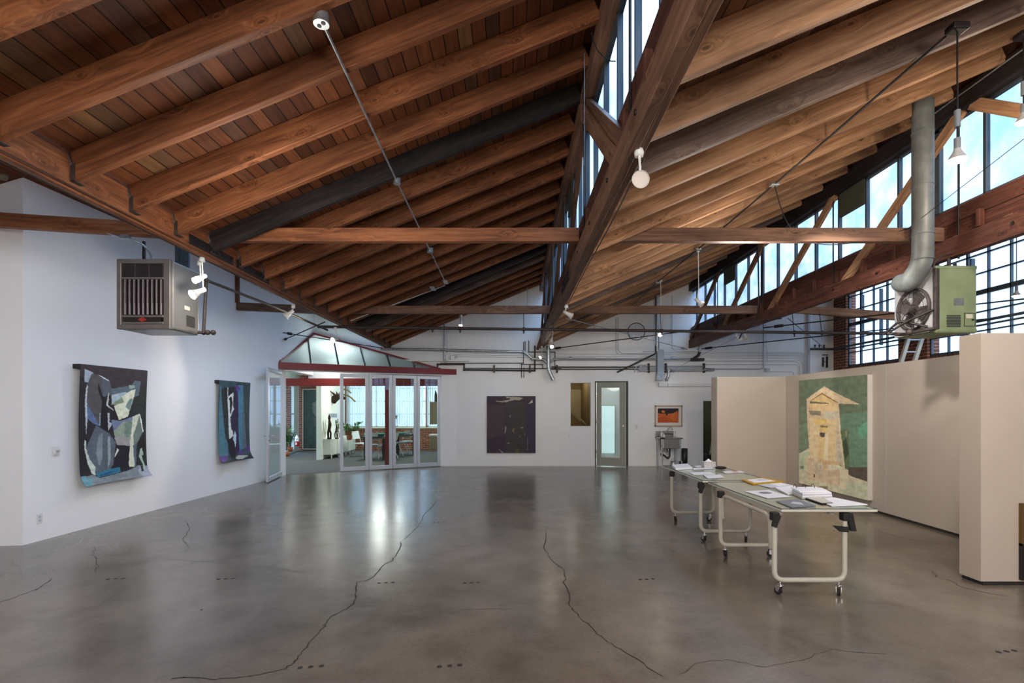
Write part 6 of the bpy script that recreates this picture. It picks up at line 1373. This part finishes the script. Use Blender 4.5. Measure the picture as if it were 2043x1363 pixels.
# ladder behind the partition
t = thing('ladder', (8.4, 10.6, 0), 'aluminium ladder leaning behind the cream partition against the brick pier', 'ladder')
ra = (at(1800, 716, 10.8), at(1811, 680, 11.05)); rb_ = (at(1825, 720, 10.8), at(1838, 680, 11.05))
def ext(p, q, z): k = (z-p.z)/(q.z-p.z); return p.lerp(q, k) if 0 <= k <= 1 else p+(q-p)*k
for (p, q) in (ra, rb_): 
    m = MB(); b0 = ext(p, q, 0); t0 = ext(p, q, 3.25); b0.y = max(b0.y, 9.0); d = (t0-b0); m.prism([b0+Vector((-.035, -.03, 0)), b0+Vector((.035, -.03, 0)), b0+Vector((.035, .03, 0)), b0+Vector((-.035, .03, 0))], d); m.build('rail', 'label_paper', t)
for k in range(11):
    z = .3+k*.28; m = MB(); p = ext(*ra, z); q = ext(*rb_, z); m.cyl(p, q, .016, 8); m.build('rung', 'alu', t)
#PART2C
# ------------------------------------------------------------------ meeting room furniture
def cabinet(p0_, p1_, depth, z1, doors, lab, rounded=False):
    a = Vector((p0_[0], p0_[1], 0)); b = Vector((p1_[0], p1_[1], 0)); d = (b-a).normalized(); n = Vector((-d.y, d.x, 0)); L = (b-a).length
    M = Matrix(((d.x, n.x, 0, a.x), (d.y, n.y, 0, a.y), (0, 0, 1, 0), (0, 0, 0, 1)))
    t = thing('low_cabinet', (a.x, a.y, 0), lab, 'cabinet'); m = MB(); z0 = .13
    if rounded:
        pts = [M@Vector((L, 0, z0)), M@Vector((L, depth, z0)), M@Vector((0, depth, z0))]+[M@Vector((.36*(1-math.cos(k*math.pi/12))-.0, depth-depth*math.sin(k*math.pi/12), z0)) for k in range(1, 7)]
        m.prism(pts, (0, 0, z1-z0))
    else: m.rbox((0, 0, z0), (L, depth, z1), .01, M=M)
    m.build('carcass', 'cab_white', t)
    for k in range(doors):
        u0 = (.37 if rounded else .01)+k*(L-(.38 if rounded else .02))/doors; u1 = u0+(L-(.38 if rounded else .02))/doors-.012; m = MB(); m.rbox((u0, -.018, z0+.01), (u1, -.001, z1-.02), .004, M=M, seg=1); m.build('cabinet_door', 'cab_white', t)
    for (u, v) in ((.1, .08), (L-.06, .06), (L/2, .06), (.1, depth-.06), (L-.06, depth-.06)): m = MB(); m.cyl(M@Vector((u, v, 0)), M@Vector((u, v, z0)), .02, 8); m.build('leg', 'cab_white', t)
    return t
ca = atz(642, 916.5); ce = atz(708, 903.5)
mid = ca.lerp(ce, .55)
g_ = IX(17)
a0 = Vector((-5.85, 16.42, 0)); a1 = Vector((-5.95, 17.95, 0)); a2 = Vector((-6.02, 19.3, 0))
cz = at(0, 876, 16.6).z
def cab2(a, b, rounded, doors, lab):   # front edge a->b runs away from the viewer; body lies to its left
    return cabinet((a.x, a.y), (b.x, b.y), .40, cz, doors, lab, rounded)
b0 = atz(664, 916.0); b1 = atz(684, 911.5); b2 = atz(708.5, 903.5)
cab2(b0, b1.lerp(b2, .35), True, 2, 'white low cabinet with a rounded end below the horned trophy'); cab2(b1.lerp(b2, .38), b2, False, 2, 'second white low cabinet continuing towards the bright windows')
# trophy
c = on_inner(664, 793, .02); t = thing('horned_trophy', c, 'dark horned animal head trophy mounted on the pale green partition', 'trophy')
m = MB(); m.tube([c+Vector((0, 0, -.12)), c+Vector((.12, -.05, -.02)), c+Vector((.30, -.12, .05)), c+Vector((.48, -.20, -.05))], [.13, .12, .085, .04], 14); m.build('head', 'fur_dark', t)
for s_, pts_ in ((1, [(.22, -.06, .10), (.28, .08, .26), (.42, .12, .30), (.60, .12, .16)]), (-1, [(.22, -.10, .08), (.42, -.2, .10), (.66, -.25, .04), (.86, -.25, -.16)])):
    m = MB(); m.tube(bend([c+Vector(p) for p in pts_], .15), .026, 10); m.build('horn', 'bone', t)
for sy in (-.14, .12): m = MB(); m.tube([c+Vector((.12, sy, .08)), c+Vector((.02, sy*2.4, .22))], [.045, .008], 8); m.build('ear', 'fur_dark', t)
# carved figures on the cabinet
zc = cz+.002
def statue(px, h, lab, mat, thin=1.0):
    p = atz(px, 876, cz); p.z = zc; x, y = p.x, p.y; t = thing('carved_figure', p, lab, 'sculpture')
    m = MB(); m.cyl(p, p+Vector((0, 0, .04)), .07*thin, 14); m.build('plinth', mat, t)
    m = MB(); m.tube([p+Vector((-.03, 0, .04)), p+Vector((-.04, 0, h*.25)), p+Vector((.0, 0, h*.42)), p+Vector((.02, 0, h*.6)), p+Vector((0, 0, h*.8)), p+Vector((0, 0, h*.86)), p+Vector((0, 0, h))], [.03*thin, .035*thin, .05*thin, .055*thin, .03*thin, .045*thin, .02*thin], 12); m.tube([p+Vector((.04, 0, .04)), p+Vector((.05, 0, h*.22)), p+Vector((.01, 0, h*.42))], .028*thin, 10); m.build('body', mat, t)
statue(657, .78, 'tall dark carved figure standing on the rounded white cabinet', 'fur_dark')
statue(670.5, .62, 'slim reddish carved post beside the tall dark figure', 'maroon', .5)
statue(674, .66, 'slim brown carved staff nearest the folding door', 'bone', .4)
p = atz(648.5, 877, cz); m = MB(); p.z = zc
for k in range(7): a_ = k*.9; m.tube([p, p+Vector((.03*math.cos(a_), .03*math.sin(a_), .25)), p+Vector((.07*math.cos(a_), .07*math.sin(a_), .45+.03*k))], .006, 6)
tag(m.build('dry_branches', 'label_paper'), 'pale bare branches standing behind the tall dark figure', 'branches')
c = on_inner(665, 829, .015); m = MB(); t = thing('framed_print', c, 'small striped framed print above the carved figures', 'picture'); k_ = (IX(18)-IX(16))/2
m.prism([on_inner(656, 824, .02), on_inner(674, 825, .02), on_inner(674, 834, .02), on_inner(656, 835, .02)], (-.02, 0, 0)); m.build('print', 'chair_plastic', t)
m = MB()
for q in range(6): m.prism([on_inner(657.5+q*2.6, 825.4, .024), on_inner(658.7+q*2.6, 825.4, .024), on_inner(658.7+q*2.6, 833, .024), on_inner(657.5+q*2.6, 833, .024)], (-.004, 0, 0))
m.build('dark_stripes', 'black', t)
c = on_inner(644.5, 863, .01); m = MB(); m.rbox(c+Vector((-.01, -.06, -.07)), c+Vector((.01, .06, .07)), .003, seg=1); tag(m.build('wall_switch', 'lamp_white'), 'white switch plate at the end of the pale green partition', 'switch')
# plants
def plant(base, h, spread, nleaf, leaf, mat, lab, pot=True, seed=1, potm='terracotta', name='potted_plant'):
    rr = random.Random(seed); t = thing(name, base, lab, 'plant'); base = Vector(base)
    pz = 0
    if pot: m = MB(); m.lathe([(0, 0), (.07, 0), (.095, .15), (.085, .15), (.07, .12), (0, .12)], base, n=16); m.build('pot', potm, t); pz = .13
    st = MB(); lf = MB()
    for k in range(7):
        a = k*2.4; tip = base+Vector((math.cos(a)*spread*rr.uniform(.3, 1), math.sin(a)*spread*rr.uniform(.3, 1), pz+h*rr.uniform(.55, 1))); b0 = base+Vector((0, 0, pz)); mid_ = b0.lerp(tip, .5)+Vector((0, 0, h*.12)); st.tube([b0, mid_, tip], .006, 5)
        for j in range(nleaf):
            f = rr.uniform(.35, 1.05); p = b0.lerp(mid_, f*2) if f < .5 else mid_.lerp(tip, f*2-1); d = Vector((rr.uniform(-1, 1), rr.uniform(-1, 1), rr.uniform(-.5, .7))).normalized(); s2 = d.cross(Vector((0, 0, 1))).normalized(); l = leaf*rr.uniform(.7, 1.2)
            lf.add([p, p+d*l*.5+s2*l*.22, p+d*l, p+d*l*.5-s2*l*.22, p+d*l*.5+Vector((0, 0, .01))], [(0, 1, 4), (1, 2, 4), (2, 3, 4), (3, 0, 4)])
    st.build('stem', 'leaf_dark', t); lf.build('foliage', mat, t)
p = atz(697, 878, cz); plant((p.x, p.y, zc), .42, .42, 22, .16, 'leaf', 'bushy green plant on the second white cabinet in front of the blinds', pot=True, seed=4)
p = at(579, 867, 17.9); plant((p.x, p.y, .125), p.z-.1, .14, 16, .12, 'leaf_dark', 'small green plant in a terracotta pot at the bright side door', seed=6)
p = at(571, 862, 17.4); plant((p.x+.02, p.y, .0), .95, .12, 14, .14, 'leaf', 'narrow green plant beside the frame of the bright side door', seed=8)
p = at(759, 843, 17.9); plant((p.x, p.y+1.9, .92), .45, .25, 10, .16, 'leaf', 'pale leafy plant on the sill behind the red post', seed=9)
# fire extinguisher
p = at(590, 890, 18.6); t = thing('fire_extinguisher', (p.x+.05, p.y, p.z), 'red and white fire extinguisher hung beside the bright side door', 'fire extinguisher')
c = Vector((p.x+.05, p.y, p.z)); m = MB(); m.lathe([(0, 0), (.075, 0), (.08, .02), (.08, .17)], c, n=18); m.build('cylinder', 'ext_red', t); m = MB(); m.lathe([(.08, .17), (.08, .32), (.03, .37), (.03, .40), (0, .40)], c, n=18); m.build('silver_top', 'chrome', t)
m = MB(); m.tube(bend([c+Vector((0, 0, .40)), c+Vector((-.09, 0, .38)), c+Vector((-.11, 0, .2))], .05), .012, 8); m.build('hose', 'black', t)
m = MB(); m.box(c+Vector((-.03, -.083, .05)), c+Vector((.03, -.078, .13))); m.build('label_plate', 'paper', t)
# meeting table and chairs
ta = atz(750, 917); tz_ = .74
t = thing('meeting_table', (-4.0, 17.0, 0), 'long dark meeting table behind the glass leaves', 'table')
pA = at(737, 878, 16.3); pB = at(768, 877, 16.2); pC = at(817, 872, 18.1)
q = [Vector((-4.75, 16.15, tz_)), Vector((-4.05, 16.05, tz_)), Vector((-3.35, 18.2, tz_)), Vector((-4.05, 18.3, tz_))]
m = MB(); m.prism(q, (0, 0, -.06)); m.build('tabletop', 'black_gloss', t)
cc = sum(q, Vector())/4
for p in q: b = cc+(p-cc)*.86; m = MB(); m.box((b.x-.05, b.y-.05, 0), (b.x+.05, b.y+.05, tz_-.06)); m.build('leg', 'black', t)
def side_chair(x, y, ang, lab):
    t = thing('stacking_chair', (x, y, 0), lab, 'chair', 'pale stacking chairs around the meeting table'); M = Matrix.Translation((x, y, 0))@Matrix.Rotation(ang, 4, 'Z')
    m = MB(); m.rbox((-.22, -.21, .44), (.22, .22, .462), .01, M=M); m.build('seat', 'chair_plastic', t)
    m = MB(); m.prism([M@Vector(p) for p in ((-.21, .23, .60), (.21, .23, .60), (.22, .30, .86), (-.22, .30, .86))], M.to_3x3()@Vector((0, .014, 0))); m.build('backrest', 'chair_plastic', t)
    for s_ in (-1, 1):
        m = MB(); m.tube(bend([M@Vector((s_*.24, -.22, 0)), M@Vector((s_*.22, -.18, .44)), M@Vector((s_*.22, .2, .44)), M@Vector((s_*.22, .30, .86))], .04), .010, 8); m.build('side_frame', 'chrome', t)
        m = MB(); m.tube([M@Vector((s_*.24, .28, 0)), M@Vector((s_*.22, .05, .44))], .010, 8); m.build('leg', 'chrome', t)
p = atz(746, 914.5); side_chair(p.x, p.y-.05, R(180), 'pale chair at the near end of the meeting table, seen through the second leaf')
p = atz(764, 917); side_chair(p.x+.1, p.y+.1, R(-110), 'pale chair half hidden by the red post')
p = atz(797, 908.5); side_chair(p.x, p.y, R(-105), 'pale chair with a grey back, nearer of two seen through the third leaf')
p = atz(813, 905.5); side_chair(p.x, p.y, R(-105), 'pale chair with a grey back, farther of two seen through the third leaf')
p = at(720, 880, 17.2); side_chair(p.x, 17.4, R(75), 'pale chair on the cabinet side of the meeting table')
c = Vector((-4.25, 16.6, tz_)); m = MB(); m.lathe([(0, 0), (.10, 0), (.17, .09), (.16, .09), (.10, .012), (0, .012)], c, n=20); tag(m.build('bowl', 'teal'), 'teal bowl on the meeting table in front of the red post', 'bowl')
c = Vector((-3.8, 17.6, tz_)); m = MB(); m.lathe([(0, 0), (.08, 0), (.14, .06), (.13, .06), (.08, .012), (0, .012)], c, n=20); tag(m.build('bowl', 'teal'), 'smaller teal bowl farther along the meeting table', 'bowl')
m = MB(); m.box((-4.62, 16.4, tz_+.001), (-4.38, 16.75, tz_+.012)); tag(m.build('paper_stack', 'paper'), 'white papers on the near end of the meeting table', 'papers')
# tan cupboards
p0_ = at(857, 802, 17.0); p1_ = at(857, 847, 17.0); t = thing('wall_cupboard', (p0_.x+.4, 17.2, p1_.z), 'tan wall cupboard seen through the last leaf', 'cupboard'); m = MB(); m.rbox((p0_.x, 17.0, p1_.z), (-1.45, 17.4, p0_.z), .01); m.build('carcass', 'cab_tan', t); m = MB(); m.rbox((p0_.x+.01, 16.98, p1_.z+.01), (p0_.x+.6, 17.0, p0_.z-.01), .004); m.build('cupboard_door', 'cab_tan', t)
p0_ = at(857, 870, 17.0); p1_ = at(857, 896, 17.0); t = thing('base_cupboard', (p0_.x+.4, 17.2, p1_.z), 'tan base cupboard hung below the wall cupboard', 'cupboard'); m = MB(); m.rbox((p0_.x, 17.0, p1_.z), (-1.45, 17.5, p0_.z), .01); m.build('carcass', 'cab_tan', t); m = MB(); m.box((p0_.x-.02, 16.97, p0_.z), (-1.45, 17.5, p0_.z+.04)); m.build('worktop', 'lamp_white', t)
m = MB(); c = at(869.5, 802, 17.1); m.tube([c, c+Vector((.01, 0, .18)), c+Vector((-.01, 0, .38))], [.05, .06, .012], 12); tag(m.build('carved_figure', 'fur_dark'), 'dark pointed ornament on top of the tan wall cupboard', 'ornament')
# ------------------------------------------------------------------ light (sky, spots and added fill lights)
w = bpy.data.worlds.new('sky'); sc.world = w; w.use_nodes = True; nt = w.node_tree
bg = nt.nodes['Background']; tc = N(nt, 'ShaderNodeTexCoord'); n = N(nt, 'ShaderNodeTexNoise', Scale=2.5, Detail=4.0)
nt.links.new(tc.outputs['Generated'], n.inputs['Vector']); r = ramp(nt, [(.3, (.44, .64, .95)), (.7, (.58, .76, 1.0))]); nt.links.new(n.outputs['Fac'], r.inputs['Fac'])
nt.links.new(r.outputs[0], bg.inputs[0])
sx = N(nt, 'ShaderNodeSeparateXYZ'); nt.links.new(tc.outputs['Generated'], sx.inputs[0])
mr = N(nt, 'ShaderNodeMapRange'); mr.interpolation_type = 'SMOOTHSTEP'   # overcast sky, brighter towards the zenith
mr.inputs[1].default_value = .48; mr.inputs[2].default_value = .85; mr.inputs[3].default_value = 1.7; mr.inputs[4].default_value = 7.5
nt.links.new(sx.outputs['Z'], mr.inputs[0]); nt.links.new(mr.outputs[0], bg.inputs[1])
def portal(loc, rot, sx, sy):
    l = bpy.data.lights.new('window_portal', 'AREA'); l.shape = 'RECTANGLE'; l.size = sx; l.size_y = sy; l.cycles.is_portal = True
    o = bpy.data.objects.new('window_portal', l); col.objects.link(o); o.location = loc; o.rotation_euler = rot
for xl in XL: portal((xl+.40, (NEAR+BACK)/2, Z((HG+3.36)/2)), (0, R(90), 0), 3.36-HG, BACK-NEAR)
portal((RX+.15, 5.5, 3.9), (0, R(90), 0), 2.3, 17.5)
portal((-4.0, YB+.15, 1.95), (R(-90), 0, 0), 5, 2.1)
WN = (1, .93, .84)
spot((3.2, 5.2, 3.5), (5.6, 8.9, 1.2), 150, 75, .08, colr=WN)
spot((3.2, 2.5, 3.4), (5.0, 4.8, 1.3), 70, 80, .08, colr=WN)
spot((3.3, 8.7, 3.6), (5.3, 10.7, 1.0), 60, 70, .08, colr=WN)
spot((-3.3, 5.8, 3.2), (-5.7, 7.2, 1.0), 35, 100, .1, 1.0, colr=WN)
spot((-3.3, 8.2, 3.15), (-5.6, 10.1, 1.0), 35, 100, .1, 1.0, colr=WN)
spot((.3, 11.2, 3.5), (-.4, 14.4, 1.6), 42, 95, .1, 1.0, colr=WN)  # this spot and the next added to brighten the far wall, no fixtures
spot((3.2, 11.2, 3.6), (2.8, 14.4, 1.6), 42, 95, .1, 1.0, colr=WN)
for (x, y) in ((-1.4, -2.2), (0.8, -1.6), (3.0, -2.2)): lamp((x, y, 3.0), 210, .4, (1, .93, .86))  # unseen fill lights added behind the camera
lamp((2.8, 6.3, 3.3), 45, .3, (1, .92, .84)); lamp((-2.0, 4.4, 3.0), 45, .5, (1, .93, .86))  # fill lights added inside the two bays, no fixtures
lamp((-4.9, 14.0, 2.95), 16, .1, (1, .97, .92)); lamp((-4.2, 17.2, 2.5), 100, .5, (1, .97, .90)); lamp((-7.6, 16.2, 2.5), 60, .5, (1, .97, .90))  # fill lights added to brighten the canopy and meeting room
vs = sc.view_settings; sc.display_settings.display_device = 'sRGB'
vs.view_transform = 'Standard'; vs.look = 'None'; vs.exposure = 0.66; vs.gamma = 1; vs.use_curve_mapping = False
cy = sc.cycles; cy.use_denoising = True; cy.max_bounces = 8; cy.diffuse_bounces = 5; cy.transparent_max_bounces = 12; cy.caustics_reflective = False; cy.caustics_refractive = False; cy.sample_clamp_indirect = 6
for o in list(bpy.data.objects):
    if '_o' in o.keys(): del o['_o']
